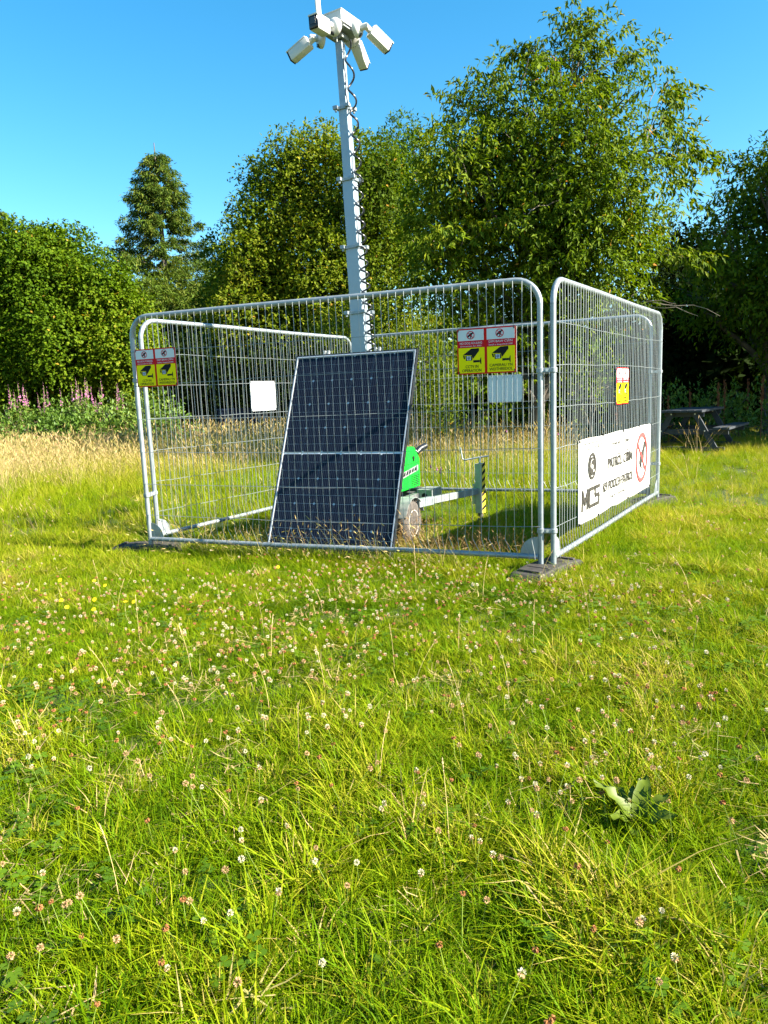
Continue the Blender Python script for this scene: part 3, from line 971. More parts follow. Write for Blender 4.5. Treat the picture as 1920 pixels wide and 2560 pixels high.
warning_sign('red and yellow dog fouling and camera sign at the right of the front panel', pan_f, 2.888, 1.386, -.03)
warning_sign('red and yellow dog fouling and camera sign at the left corner of the front panel', pan_f, 0.045, 1.412, -.03)
warning_sign('red and yellow sign seen edge on, on the right panel above the banner', pan_r, 1.520, 1.105, -.03)


def sign_back(label, panel, u, z, off):
    pos = panel.matrix_basis @ Vector((u, off, z))
    root = thing('blank_board', label, 'board', pos, panel.rotation_euler.z)
    blank_board(root, M['white_board'])
    ties(root, [(12, 306), (408, 306), (408, 12), (12, 12)])


sign_back('bright white board tied to the left fence panel', pan_l, 1.445, 1.150, .030)
sign_back('pale shaded board on the rear panel, below the right front sign', pan_b, 1.628, 1.130, .032)

# banner on the right panel
BW, BH = 2420, 650
bpos = pan_r.matrix_basis @ Vector((0.47, -.034, 0.22))
ban = thing('banner', 'long white banner with black lettering tied low on the right panel', 'banner', bpos, pan_r.rotation_euler.z)
nx, nz_ = 60, 14
V, Fc = [], []
for j in range(nz_ + 1):
    for i in range(nx + 1):
        x, z = BW * i / nx * .001, BH * j / nz_ * .001
        e = math.sin(6.2 * x + .8) * .004 * (z / .65) + math.sin(11 * x) * .002
        zz = z
        if j == 0: zz += .003 * math.sin(9 * x + 1) + (.014 * math.exp(-((x - .95) / .12) ** 2))
        if j == nz_: zz += .003 * math.sin(7 * x)
        V.append((x, e * .3, zz))
for j in range(nz_):
    for i in range(nx):
        a = j * (nx + 1) + i
        Fc.append((a, a + 1, a + nx + 2, a + nx + 1))
mb = MB(); mb.add(V, Fc)
sheet = mb.build('sheet', M['banner'], ban, 60)
md = sheet.modifiers.new('thick', 'SOLIDIFY'); md.thickness = .001; md.offset = 1


def bt(body, u, v, h, wd_, bold=.004, name='lettering', m_='ink', align='LEFT', shear=0.0):
    return text_obj(body, h / .72 * .001, name, M[m_], ban, (u * .001, -.006, v * .001), UX, UY, bold, wd_ * .001, align, .0004, shear)


def stroke_letter(lines, wd_=31):
    mb = MB()
    for q, (a, b_) in enumerate(lines):
        a, b_ = Vector((a[0] + (a[1] - 100) * .10, 0, a[1])) * .001, Vector((b_[0] + (b_[1] - 100) * .10, 0, b_[1])) * .001
        d = (b_ - a).normalized(); n_ = Vector((-d.z, 0, d.x)) * wd_ * .0005
        a -= d * wd_ * .0005; b_ += d * wd_ * .0005
        o_ = Vector((0, -.006 - q * .0002, 0))
        mb.prism([(0, 0), (1, 0), (1, 1), (0, 1)], .0004, o_ + a - n_, b_ - a, n_ * 2)
    return mb.build('lettering', M['ink'], ban)
stroke_letter([((80, 112), (80, 248)), ((80, 248), (145, 150)), ((145, 150), (212, 248)), ((212, 248), (212, 112))])
stroke_letter([((372, 248), (275, 248)), ((275, 248), (258, 228)), ((258, 228), (258, 132)), ((258, 132), (275, 112)), ((275, 112), (372, 112))])
stroke_letter([((530, 248), (425, 248)), ((425, 248), (415, 230)), ((415, 230), (415, 200)), ((415, 200), (430, 182)), ((430, 182), (515, 182)), ((515, 182), (528, 165)), ((528, 165), (528, 130)), ((528, 130), (515, 112)), ((515, 112), (412, 112))])
bt('PATR\u00d4L C\u0174N', 790, 356, 90, 830, .0045)
bt('K9 POOCH PATROL', 656, 172, 83, 1010, .0045)
bt('Dy gwe wn h di l danm l\'T', 890, 540, 40, 700, .001)
bt('Poop m Cul gofn wal CC', 865, 92, 36, 600, .001)
bt('CC SCC I VICELTT', 114, 562, 30, 510, .001)
mb = MB()
mb.prism([(a * .001, b_ * .001) for a, b_ in rect(83, 610, 639, 617)], .0006, (0, -.006, 0), UX, UY)
mb.prism([(a * .001, b_ * .001) for a, b_ in rect(44, 33, 505, 39)], .0006, (0, -.006, 0), UX, UY)
mb.prism([(a * .001, b_ * .001) for a, b_ in rect(636, 617, 642, 648)], .0006, (0, -.006, 0), UX, UY)
mb.build('border_line', M['ink'], ban)
mb = MB()
oc = Vector((.341, -.006, .427))
mb.ring(.083, .107, .0006, oc, UX, UY); mb.ring(.0005, .074, .0006, oc, UX, UY)
mb.build('lens_emblem', M['ink'], ban)
mb = MB()
oc2 = oc + Vector((0, -.0012, 0))
mb.ring(.0005, .019, .0006, oc2 + Vector((-.008, 0, -.004)), UX, UY, 16); mb.ring(.0005, .012, .0006, oc2 + Vector((.030, 0, -.038)), UX, UY, 12)
mb.ring(.050, .056, .0006, oc2, UX, UY, 20, R(80), R(185))
mb.build('emblem_highlight', M['banner'], ban)
mb = MB()
oc = Vector((2.030, -.0072, .340))
mb.ring(.205, .245, .0006, oc, UX, UY, 40)
a = R(-40.5); dx, dy = math.cos(a), math.sin(a)
mb.prism([(-.215, -.013), (.215, -.013), (.215, .013), (-.215, .013)], .0005, oc + Vector((0, -.0004, 0)), Vector((dx, 0, dy)), Vector((-dy, 0, dx)))
mb.build('ban_ring', M['banner_red'], ban)
dog = [(2135, 500), (2160, 468), (2192, 452), (2186, 430), (2160, 432), (2146, 408), (2120, 385), (2118, 345), (2104, 250), (2112, 225), (2088, 225), (2088, 262), (2066, 320),
       (2030, 300), (2020, 262), (2040, 232), (2012, 225), (1985, 260), (1978, 300), (1960, 280), (1940, 235), (1930, 200), (1924, 205), (1932, 260), (1948, 320), (1990, 370), (2050, 408), (2095, 440), (2110, 475)]
mb = MB(); mb.prism([(a_ * .001, b_ * .001) for a_, b_ in dog], .0006, (0, -.006, 0), UX, UY)
mb.build('dog_symbol', M['ink'], ban)
for u_, v_ in [(12, 640), (640, 652), (1300, 643), (1900, 650), (2410, 640), (2410, 12), (1500, 10), (520, 8), (12, 8)]:
    mb = MB(); mb.box((u_ * .001, -.004, v_ * .001), (.012, .014, .02), None, .002); mb.build('cable_tie', M['black'], ban)


# ------------------------------------------------------------------ solar panel
YAW, TILT = 0.428, 0.400
WD = Vector((math.cos(YAW), -math.sin(YAW), 0)); FWD = Vector((math.sin(YAW), math.cos(YAW), 0))
UPV = Vector((0, 0, math.cos(TILT))) + FWD * math.sin(TILT)
SW2, SH2 = 1.134, 1.762
pm = Vector((-.3447, 6.099, .8007 + GZ0))
sroot = thing('solar_panel', 'large tilted solar panel leaning against the trailer behind the front fence', 'solar panel', pm - UPV * SH2 * 1.035 / 2)
rotm = Matrix((WD, UPV, WD.cross(UPV))).transposed()
sroot.rotation_euler = rotm.to_euler()
sroot.scale = (1.035, 1.035, 1.035)
# local: x across, y up the panel, z out of the face
mb = MB(); mb.box((0, SH2 / 2, -.012), (SW2 - .02, SH2 - .02, .008)); mb.build('back_sheet', M['backsheet'], sroot)
for nm, c, s in (('frame', (0, .006, -.012), (SW2, .012, .034)), ('frame', (0, SH2 - .006, -.012), (SW2, .012, .034)),
                 ('frame', (-SW2 / 2 + .006, SH2 / 2, -.012), (.012, SH2 - .025, .034)), ('frame', (SW2 / 2 - .006, SH2 / 2, -.012), (.012, SH2 - .025, .034))):
    mb = MB(); mb.box(c, s, None, .0015); mb.build(nm, M['frame_black'], sroot)
for c, s in (((0, SH2 - .017, .002), (SW2 - .03, .009, .008)), ((-SW2 / 2 + .017, SH2 / 2, .002), (.009, SH2 - .03, .008)), ((SW2 / 2 - .017, SH2 / 2, .002), (.009, SH2 - .03, .008)), ((0, .017, .002), (SW2 - .03, .009, .008))):
    mb = MB(); mb.box(c, s); mb.build('frame_lip', M['alu'], sroot)
CW, CHh, ch = .1792, .0676, .010


def cell_mesh(top, bot):
    w2, h2 = CW / 2, CHh / 2
    poly = []
    poly += [(-w2 + ch, -h2), (w2 - ch, -h2), (w2, -h2 + ch)] if bot else [(-w2, -h2), (w2, -h2)]
    poly += [(w2, h2 - ch), (w2 - ch, h2), (-w2 + ch, h2), (-w2, h2 - ch)] if top else [(w2, h2), (-w2, h2)]
    if bot: poly += [(-w2, -h2 + ch)]
    mb = MB(); mb.prism(poly, .003, (0, 0, 0), (1, 0, 0), (0, 1, 0))
    return mb.mesh('cell', M['cell'])


cm = [cell_mesh(True, False), cell_mesh(False, False), cell_mesh(False, True)]
for half in (0, 1):
    for r_ in range(12):
        for c_ in range(6):
            y = (SH2 / 2 + .010 + CHh / 2 + r_ * .0706) if half == 0 else (SH2 / 2 - .010 - CHh / 2 - r_ * .0706)
            k = 2 - (r_ % 3) if half == 0 else (r_ % 3)
            obj('cell', cm[k], sroot, ((c_ - 2.5) * .1825, y, -.007))
for x in (-.28, .20):
    mb = MB(); mb.box((x - .018, SH2 + .012, -.014), (.020, .052, .024), None, .003); mb.box((x + .018, SH2 + .012, -.014), (.020, .052, .024), None, .003); mb.box((x, SH2 + .002, -.018), (.06, .012, .03), None, .002)
    mb.build('hinge', M['zinc'], sroot)

# ------------------------------------------------------------------ surveillance tower on its trailer
T0 = Vector((-.15, 6.72, 0))
tower = thing('surveillance_trailer', 'green hooded trailer with tall steel mast and four white cameras', 'camera trailer', T0, -YAW)
tm = tower.matrix_basis.inverted()
Lc = lambda p: tm @ Vector(p)
GG = GZ0
# chassis
mb = MB()
for x in (-.34, .34): mb.box((x, .1, .34), (.06, 1.5, .08), None, .004)
for y in (-.6, -.1, .45, .8): mb.box((0, y, .34), (.62, .06, .078), None, .004)
mb.build('chassis', M['chassis'], tower)
mb = MB(); mb.tube([(-.50, -.27, .26), (.46, -.27, .26)], .028, 10); mb.build('axle', M['chassis'], tower, 50)
# hood with chamfered front end
prof = [(-.40, .42), (.60, .42), (.60, .70), (.47, .82), (-.30, .86), (-.40, .80)]
bm = bmesh.new()
lo = [bm.verts.new((-.37, a_, b_)) for a_, b_ in prof]; hi = [bm.verts.new((.305, a_, b_)) for a_, b_ in prof]
bm.faces.new(lo[::-1]); bm.faces.new(hi)
for i in range(6):
    j = (i + 1) % 6
    bm.faces.new((lo[i], lo[j], hi[j], hi[i]))
bmesh.ops.recalc_face_normals(bm, faces=bm.faces)
bmesh.ops.bevel(bm, geom=list(bm.edges), offset=.018, segments=3, affect='EDGES', profile=.5)
me = bpy.data.meshes.new('hood'); bm.to_mesh(me); bm.free(); me.materials.append(M['green']); me.shade_smooth(); me.set_sharp_from_angle(angle=R(40))
hood = obj('hood', me, tower)
for y in (.12, .50):
    mb = MB(); mb.box((.309, y - .08, .72), (.010, .05, .028), None, .003); mb.box((.314, y - .08, .705), (.008, .022, .045), None, .003); mb.build('latch', M['black'], hood)
mb = MB(); mb.box((.3065, .12, .665), (.003, .90, .005)); mb.build('lid_seam', M['signblack'], hood)
for i in range(6):
    mb = MB(); mb.box((.307, .46, .455 + i * .017), (.006, .20, .007), Matrix.Rotation(R(20), 3, 'Y'), .001); mb.build('vent_slat', M['signblack'], hood)
mb = MB()
mb.prism([(-.1, .52), (.54, .585), (.54, .640), (-.1, .575)], .002, (.306, 0, 0), (0, 1, 0), (0, 0, 1))
mb.build('stripe_decal', M['zinc'], hood)
mb = MB()
for i in range(8):
    y = -.06 + i * .07
    z = .545 + .093 * y
    mb.prism([(y, z), (y + .05, z + .006), (y + .06, z + .040), (y + .03, z + .034)], .001, (.3085, 0, 0), (0, 1, 0), (0, 0, 1))
mb.build('decal_mark', M['signblack'], hood)
mb = MB(); mb.box((.27, .52, .775), (.05, .07, .010), None, .003); mb.build('white_label', M['white'], hood)
mb = MB(); mb.tube([(.28, .56, .75), (.30, .62, .79), (.33, .70, .81)], .030, 10); mb.build('handle', M['black'], hood, 40)
# side brackets
for y, z in ((.50, .41), (-.12, .31)):
    mb = MB()
    mb.box((.43, y, z), (.16, .26, .006), None, .001)
    mb.box((.505, y, z - .06), (.005, .26, .12), None, .001)
    mb.box((.43, y - .127, z - .06), (.15, .005, .12), None, .001)
    br = mb.build('bracket', M['zinc'], tower)
    mb = MB(); mb.lathe([(.026, 0), (.026, .004)], (.43, y - .130, z - .055), (0, -1, 0), 16); mb.build('bracket_hole', M['signblack'], br)
# mudguard and wheels
for sx in (-1, 1):
    cx = sx * .505
    wh = obj('wheel', None, tower, (cx, -.265, .205))
    mb = MB()
    mb.lathe([(.11, -.062), (.165, -.068), (.192, -.055), (.200, -.028), (.201, 0), (.200, .028), (.192, .055), (.165, .068), (.11, .062)], (0, 0, 0), (sx, 0, 0), 40)
    mb.build('tyre', M['tyre'], wh, 50)
    mb = MB()
    for k in range(40):
        a = 2 * math.pi * k / 40
        mb.box(((.03 if k % 2 else -.03), math.cos(a) * .203, math.sin(a) * .203), (.05, .014, .010), Matrix.Rotation(a - math.pi / 2, 3, 'X'))
    tr_ = mb.build('tread', M['tyre'], wh); tr_['kind'] = 'stuff'
    mb = MB()
    mb.lathe([(.02, .020), (.045, .030), (.055, .052), (.075, .046), (.095, .040), (.112, .066), (.118, .066), (.116, -.06)], (0, 0, 0), (sx, 0, 0), 32)
    mb.build('rim', M['rim'], wh, 40)
    for k in range(5):
        a = 2 * math.pi * k / 5
        mb = MB(); mb.lathe([(.009, .045), (.009, .056)], (0, math.cos(a) * .055, math.sin(a) * .055), (sx, 0, 0), 6); mb.build('wheel_nut', M['bolt'], wh)
    mb = MB(); mb.ring(.225, .231, .16, (cx - .08, -.265, .205), (0, 1, 0), (0, 0, 1), 14, R(20), R(160)); mb.build('mudguard', M['zinc'], tower, 50)
# drawbar
da, db = Lc((.30, 6.38, .36)), Lc((.93, 7.05, .36))
dd = (db - da); xd = dd.normalized(); yd = Vector((-xd.y, xd.x, 0)); rotd = Matrix((xd, yd, Vector((0, 0, 1)))).transposed()
mb = MB(); mb.box((da + db) / 2, (dd.length, .045, .062), rotd, .004); mb.build('drawbar', M['zinc'], tower)
mb = MB(); mb.box(da + xd * .10, (.20, .055, .075), rotd, .003); mb.build('drawbar_sleeve', M['galv'], tower)
jk = Lc((.955, 7.05, 0))
jack = obj('jack', None, tower, (jk.x, jk.y, 0), YAW + .95)
mb = MB(); mb.box((0, 0, .385), (.075, .075, .49), None, .004); mb.build('jack_post', M['jackgrey'], jack)
mb = MB(); mb.box((0, .050, .33), (.08, .02, .20), None, .003); mb.build('jack_bracket', M['jackgrey'], jack)
mb = MB(); mb.box((.0, -.0385, .385), (.066, .002, .485)); strip = mb.build('hazard_strip', M['hazard_y'], jack)
for i in range(7):
    z = .165 + i * .07
    mb = MB(); mb.prism([(-.033, z), (.033, z + .030), (.033, z + .062), (-.033, z + .032)], .001, (0, -.0398, 0), (1, 0, 0), (0, 0, 1)); mb.build('hazard_stripe', M['signblack'], strip)
mb = MB(); mb.tube([(0, 0, .63), (0, 0, .69)], .012, 8); mb.tube([(.04, -.08, .70), (0, 0, .69), (-.07, .13, .665), (-.08, .15, .68), (-.085, .165, .79)], .008, 8)
mb.build('crank_handle', M['galv'], jack, 50)
mb = MB(); mb.tube([(0, 0, .15), (0, 0, .10)], .026, 12); mb.tube([(0, -.018, .045), (0, .018, .045)], .05, 16); mb.build('jockey_wheel', M['tyre'], jack, 50)

# mast: five nested square tubes, leaning slightly
m0 = Lc((-.105, 6.72, .42)); m1 = Lc(at(850, 105, 6.72))
ax = (m1 - m0).normalized()
px_ = Vector((1, 0, 0)); px_ = (px_ - ax * px_.dot(ax)).normalized(); py_ = ax.cross(px_)
rotm = Matrix((px_, py_, ax)).transposed()
Lm = (m1 - m0).length
def on_mast_z(py):       # length along the mast where the photograph shows row py
    best = min((i / 2000 for i in range(2001)), key=lambda q: abs(_row(tower.matrix_basis @ (m0 + ax * Lm * q)) - py))
    return best * Lm
def _row(p):
    v = p - Vector((0, 0, CAM_H))
    return 1280 - F_PX * v.dot(_u) / v.dot(_fw)
stops = [0] + [on_mast_z(q) for q in (783, 620, 451, 273)] + [Lm]
half = [.068, .060, .051, .042, .0325]
mroot = tower
for i in range(5):
    a_, b_ = stops[i], stops[i + 1]
    mb = MB(); mb.box(m0 + ax * ((a_ + b_) / 2), (2 * half[i], 2 * half[i], b_ - a_), rotm, .005)
    mb.build('mast_section', M['mast'], tower)
    if i < 4:
        c = m0 + ax * b_
        h_ = half[i]
        co = obj('mast_collar', None, tower, c); co.rotation_euler = rotm.to_euler()
        mb = MB()
        for sx, sy, lx, ly in ((0, -1, 2 * h_ + .03, .014), (0, 1, 2 * h_ + .03, .014), (-1, 0, .014, 2 * h_), (1, 0, .014, 2 * h_)):
            mb.box((sx * (h_ + .006), sy * (h_ + .006), 0), (lx, ly, .026), None, .002)
        mb.build('band', M['galv'], co)
        for sx, sy in ((-1, -1), (1, -1), (1, 1), (-1, 1)):
            mb = MB(); mb.box((sx * (h_ + .016), sy * (h_ + .016), .004), (.042, .042, .030), None, .003)
            mb.lathe([(.010, -.03), (.010, -.012)], (sx * (h_ + .016), sy * (h_ + .016), 0), (0, 0, 1), 6)
            mb.build('lug', M['galv'], co)
# coiled cable hanging down the right of the mast
pts = []
tot = stops[-1] - .02
for i in range(1100):
    q = i / 1099
    l = tot * (1 - q) + .42 * q
    turns = 60 * (0.36 * q + 0.64 * q * q)
    r_ = .030 + .004 * q
    hw_ = np.interp(l, stops, [.07, .065, .055, .046, .038, .034])
    c = m0 + ax * l + px_ * (hw_ + .050 + .01 * math.sin(q * 9)) - py_ * .035
    pts.append(c + px_ * r_ * math.cos(turns * 6.283 * .55) + py_ * r_ * math.sin(turns * 6.283 * .55))
mb = MB(); mb.tube(pts, .0088, 6); mb.build('coiled_cable', M['cable'], tower, 60)
# straight wire clipped to the mast's right face, slightly wavy
pts = [m0 + ax * (Lm * (1 - i / 60) - .03) + px_ * (np.interp(Lm * (1 - i / 60), stops, [.071, .063, .054, .046, .036, .035])) + py_ * (-.02 + .014 * math.sin(i * 1.9)) for i in range(58)]
mb = MB(); mb.tube(pts, .004, 5); mb.build('mast_wire', M['cable'], tower, 60)

# camera head
HD = Vector(at(850, 78, 6.72))
def HP(x, y, dep=0.0):     # head point from the photograph's pixel
    return at(x, y, 6.72 + dep)
def frame_from(axis, up=Vector((0, 0, 1))):
    axis = Vector(axis).normalized()
    x = axis.cross(up).normalized(); z = x.cross(axis)
    return Matrix((x, axis, z)).transposed()
head = obj('camera_head', None, tower)
head.matrix_parent_inverse = tower.matrix_basis.inverted()
mb = MB()
boxr = Matrix.Rotation(R(-33), 3, 'Z')
bc = HP(853, 60, .06)
mb.box(bc, (.19, .26, .088), boxr, .006); mb.box(bc + Vector((0, 0, .046)), (.20, .27, .010), boxr, .003)
mb.build('junction_box', M['white'], head)
mb = MB(); mb.box(HP(852, 96, 0), (.10, .10, .035), boxr, .004); mb.box(HP(851, 86, .02), (.24, .24, .012), boxr, .003); mb.tube([HP(842, 105, -.05), HP(842, 84, -.05)], .008, 8); mb.tube([HP(866, 105, .05), HP(866, 84, .05)], .008, 8)
mb.build('mount_plate', M['zinc'], head)
mb = MB()
ap = HP(800, 70, .04); bt_ = HP(788, -60, .04)
mb.box((ap + bt_) / 2, (.060, .045, (bt_ - ap).length), (bt_ - ap).to_track_quat('Z', 'Y').to_matrix(), .008)
mb.box((HP(800, 68, .04) + HP(822, 66, .05)) / 2, (.09, .03, .03), boxr, .004)
mb.build('antenna', M['white'], head)


def bullet(base, body_c, axis, dim, arm=True, disc_axis=None, window=True):
    """Base disc on the head, a short arm, and a rounded box housing with hood along axis."""
    cr_ = obj('camera', None, tower)
    cr_.matrix_parent_inverse = tower.matrix_basis.inverted()
    axis = Vector(axis).normalized()
    fr = frame_from(axis)
    w_, l_, h_ = dim
    da_ = Vector(disc_axis).normalized()
    mb = MB(); mb.lathe([(.060, -.020), (.070, -.014), (.070, .012), (.058, .028), (.034, .036)], base, da_, 22); mb.build('mount_disc', M['white'], cr_, 40)
    bm_ = MB(); bm_.lathe([(.014, -.04), (.014, .0)], base + Vector((0, 0, -.055)), -da_, 10); bm_.build('cable_gland', M['black'], cr_, 40)
    tail = body_c - axis * l_ * .5
    mb = MB(); mb.tube([base + da_ * .02, base + da_ * .09, tail + fr @ Vector((0, -.03, 0)), tail + axis * .01], [.026, .026, .026, .024], 12); mb.build('arm', M['white'], cr_, 50)
    mb = MB(); mb.box(body_c, (w_, l_, h_), fr, min(w_, h_) * .16)
    mb.box(body_c + fr @ Vector((0, .012, h_ * .47)), (w_ * 1.06, l_ * 1.02, h_ * .14), fr, .006)
    mb.build('housing', M['white'], cr_, 40)
    mb = MB(); mb.box(body_c + axis * (l_ * .5 + .004), (w_ * .96, .016, h_ * .94), fr, .010); face = mb.build('window', M['glassblack'], cr_, 40)
    mb = MB(); mb.box(body_c + axis * (l_ * .5 + .0135) + fr @ Vector((0, 0, h_ * .08)), (w_ * .55, .003, h_ * .45), fr, .001); mb.build('sensor', M['lensgrey'], cr_)
    return cr_


bullet(HP(836, 68, -.13), HP(800, 64, -.27), (-.52, -.84, -.05), (.092, .17, .110), disc_axis=(-.62, -.78, 0))
bullet(HP(803, 98, -.02), HP(752, 125, -.04), (-.80, .38, -.40), (.086, .205, .092), disc_axis=(-.92, -.38, 0))
bullet(HP(893, 72, -.02), HP(948, 99, .06), (.68, .46, -.45), (.084, .21, .092), disc_axis=(.88, -.46, 0))
bullet(HP(880, 98, .12), HP(900, 138, .22), (.30, .72, -.50), (.084, .215, .092), disc_axis=(.3, .95, 0))

# ------------------------------------------------------------------ picnic table
def picnic_table(label, corner, ang):
    root = thing('picnic_table', label, 'picnic table', corner, ang)
    # local: x along the planks (away), y to the left, right near corner of the top at the origin
    H, L, Wt = .80, 1.85, .78
    n = 6
    for i in range(n):
        mb = MB(); mb.box((L / 2, Wt * (i + .5) / n, H - .022), (L, Wt / n - .010, .044), None, .005); mb.build('tabletop_plank', M['table'], root)
    for sy in (-1, 1):
        yc = Wt / 2 + sy * (Wt / 2 + .33)
        for q in (-.075, .075):
            mb = MB(); mb.box((L / 2, yc + q, .455), (L, .138, .044), None, .005); mb.build('seat_plank', M['table'], root)
    for x in (.22, L - .22):
        for sy in (-1, 1):
            top = Vector((x, Wt / 2 + sy * .20, H - .05)); bot = Vector((x, Wt / 2 + sy * .62, 0))
            d = bot - top; q = d.to_track_quat('Z', 'X').to_matrix()
            mb = MB(); mb.box((top + bot) / 2, (.05, .10, d.length) if True else 0, Matrix((Vector((1, 0, 0)), d.normalized().cross(Vector((1, 0, 0))), d.normalized())).transposed(), .004)
            lg = mb.build('leg', M['table'], root)
            for zz in (.72, .40):
                mb = MB(); mb.lathe([(.014, 0), (.012, .012)], top.lerp(bot, (H - .05 - zz) / (H - .05)) + Vector((-.026, 0, 0)), (-1, 0, 0), 10); mb.build('bolt', M['bolt'], lg)
        mb = MB(); mb.box((x + .055, Wt / 2, .38), (.045, 2 * .80, .10), None, .004); mb.build('seat_bearer', M['table'], root)
        mb = MB(); mb.box((x + .055, Wt / 2, H - .09), (.045, Wt - .06, .09), None, .004); mb.build('top_bearer', M['table'], root)
        mb = MB(); mb.box((x, Wt / 2, .06), (.06, 1.5, .08), None, .004); mb.build('ground_bearer', M['table'], root)
    return root


cpt = at(1756, 1024, 13.5)
picnic_table('dark wooden picnic table in tree shade beyond the right fence corner', (cpt.x, cpt.y, 0.02), math.atan2(.80, .60))

# planked box in the shade, far left behind the fence
sb = thing('storage_box', 'dark blue planked box in the shade behind the left fence panel', 'storage box', (at(610, 1060, 23).x, 23, 0), R(4))
for i in range(11):
    mb = MB(); mb.box((-.66 + i * .132, -.32, .52), (.125, .03, 1.04), None, .004); mb.build('plank', M['box_blue'], sb)
for sx in (-1, 1):
    for i in range(5):
        mb = MB(); mb.box((sx * .735, -.25 + i * .128, .52), (.03, .12, 1.04), None, .004); mb.build('plank', M['box_blue'], sb)
mb = MB(); mb.box((0, 0, 1.07), (1.56, .74, .05), None, .008); mb.build('lid', M['box_blue'], sb)
mb = MB(); mb.box((0, .29, .52), (1.45, .03, 1.04)); mb.build('rear_panel', M['box_blue'], sb)


# ------------------------------------------------------------------ grass and flowers
def blade(P, D, L, W, bend, seg=3):
    """Blade ribbons: arrays of verts and quads."""
    n = len(P)
    D = unit(D)
    h = np.stack([D[:, 0], D[:, 1], np.zeros(n)], 1); h = unit(h + 1e-6)
    S = np.stack([-h[:, 1], h[:, 0], np.zeros(n)], 1)
    tw = rng.uniform(-.9, .9, n)[:, None]
    S = unit(S * np.cos(tw) + h * np.sin(tw))
    V = []
    for i in range(seg + 1):
        t_ = i / seg
        c = P + D * (L * t_)[:, None] + h * (bend * L * t_ * t_)[:, None]
        c[:, 2] -= bend * L * .45 * t_ * t_
        wv_ = (W * (1 - t_ ** 1.6) * .5 + .0002)[:, None]
        V += [c - S * wv_, c + S * wv_]
    V = np.stack(V, 1)       # n, 2(seg+1), 3
    k = 2 * (seg + 1)
    base = np.arange(n)[:, None] * k
    Fq = np.concatenate([base + np.array([2 * i, 2 * i + 1, 2 * i + 3, 2 * i + 2]) for i in range(seg)])
    return V.reshape(-1, 3), Fq


def proto(me):
    return bpy.data.objects.new(me.name, me)


def tuft(nb, rad, L, W, lean=.5, bend=.5, m_='grass', seg=3):
    a = rng.uniform(0, 6.283, nb); r = rad * np.sqrt(rng.random(nb))
    P = np.stack([r * np.cos(a), r * np.sin(a), np.full(nb, -.005)], 1)
    a2 = a + rng.normal(size=nb) * .9
    ln = np.abs(rng.normal(size=nb)) * lean
    D = np.stack([np.cos(a2) * ln, np.sin(a2) * ln, np.ones(nb)], 1)
    Lk = L * rng.uniform(.45, 1.2, nb)
    V, Fq = blade(P, D, Lk, W * rng.uniform(.6, 1.3, nb), np.abs(rng.normal(size=nb)) * bend, seg)
    return proto(np_mesh('tuft', V, Fq, M[m_], None, True))


def clover_patch():
    VV, FF, o = [], [], 0
    for _ in range(9):
        c = np.array([rng.normal() * .03, rng.normal() * .03, rng.uniform(.03, .075)])
        a0 = rng.uniform(0, 6.28)
        for k in range(3):
            a = a0 + k * 2.094
            d = np.array([math.cos(a), math.sin(a), .1]); s = np.array([-math.sin(a), math.cos(a), 0])
            r = rng.uniform(.008, .013)
            pts = [c, c + d * r * .7 - s * r * .75, c + d * r * 1.5 - s * r * .6, c + d * r * 1.6 + np.array([0, 0, -.002]), c + d * r * 1.5 + s * r * .6, c + d * r * .7 + s * r * .75]
            VV.append(np.array(pts)); FF.append(np.arange(6) + o); o += 6
    return proto(np_mesh('clover_patch', np.concatenate(VV), np.array(FF), M['clover_leaf']))


def stalk_arrays(n, rad, L, head, hw_, lean=.25, bend=.25):
    """Thin flowering stalks with a plump seed head."""
    a = rng.uniform(0, 6.283, n); r = rad * np.sqrt(rng.random(n))
    P = np.stack([r * np.cos(a), r * np.sin(a), np.zeros(n)], 1)
    D = unit(np.stack([rng.normal(size=n) * lean, rng.normal(size=n) * lean, np.ones(n)], 1))
    Lk = L * rng.uniform(.6, 1.15, n)
    V, Fq = blade(P, D, Lk, np.full(n, .0032), np.abs(rng.normal(size=n)) * bend, 3)
    tip = V.reshape(n, -1, 3)[:, -1]
    pre = V.reshape(n, -1, 3)[:, -4]
    d2 = unit(tip - pre)
    # head: two crossed spindle leaves
    out = [(V, Fq)]
    for q in range(2):
        nr = rng.normal(size=(n, 3))
        s = unit(np.cross(d2, nr))
        hl = head * rng.uniform(.7, 1.3, n)[:, None]
        a_ = tip - d2 * hl * .3
        Vh = np.stack([a_, a_ + d2 * hl * .35 - s * hw_, a_ + d2 * hl, a_ + d2 * hl * .35 + s * hw_], 1).reshape(-1, 3)
        out.append((Vh, (np.arange(n)[:, None] * 4 + np.array([0, 1, 2, 3]))))
    VV, FF, o = [], [], 0
    for v_, f_ in out:
        VV.append(v_); FF.append(f_ + o); o += len(v_)
    return np.concatenate(VV), np.concatenate(FF)


def straw_tuft(n, rad, L, head, hw_, m_='straw', **k):
    V, Fq = stalk_arrays(n, rad, L, head, hw_, **k)
    return proto(np_mesh('straw', V, Fq, M[m_], None, False))


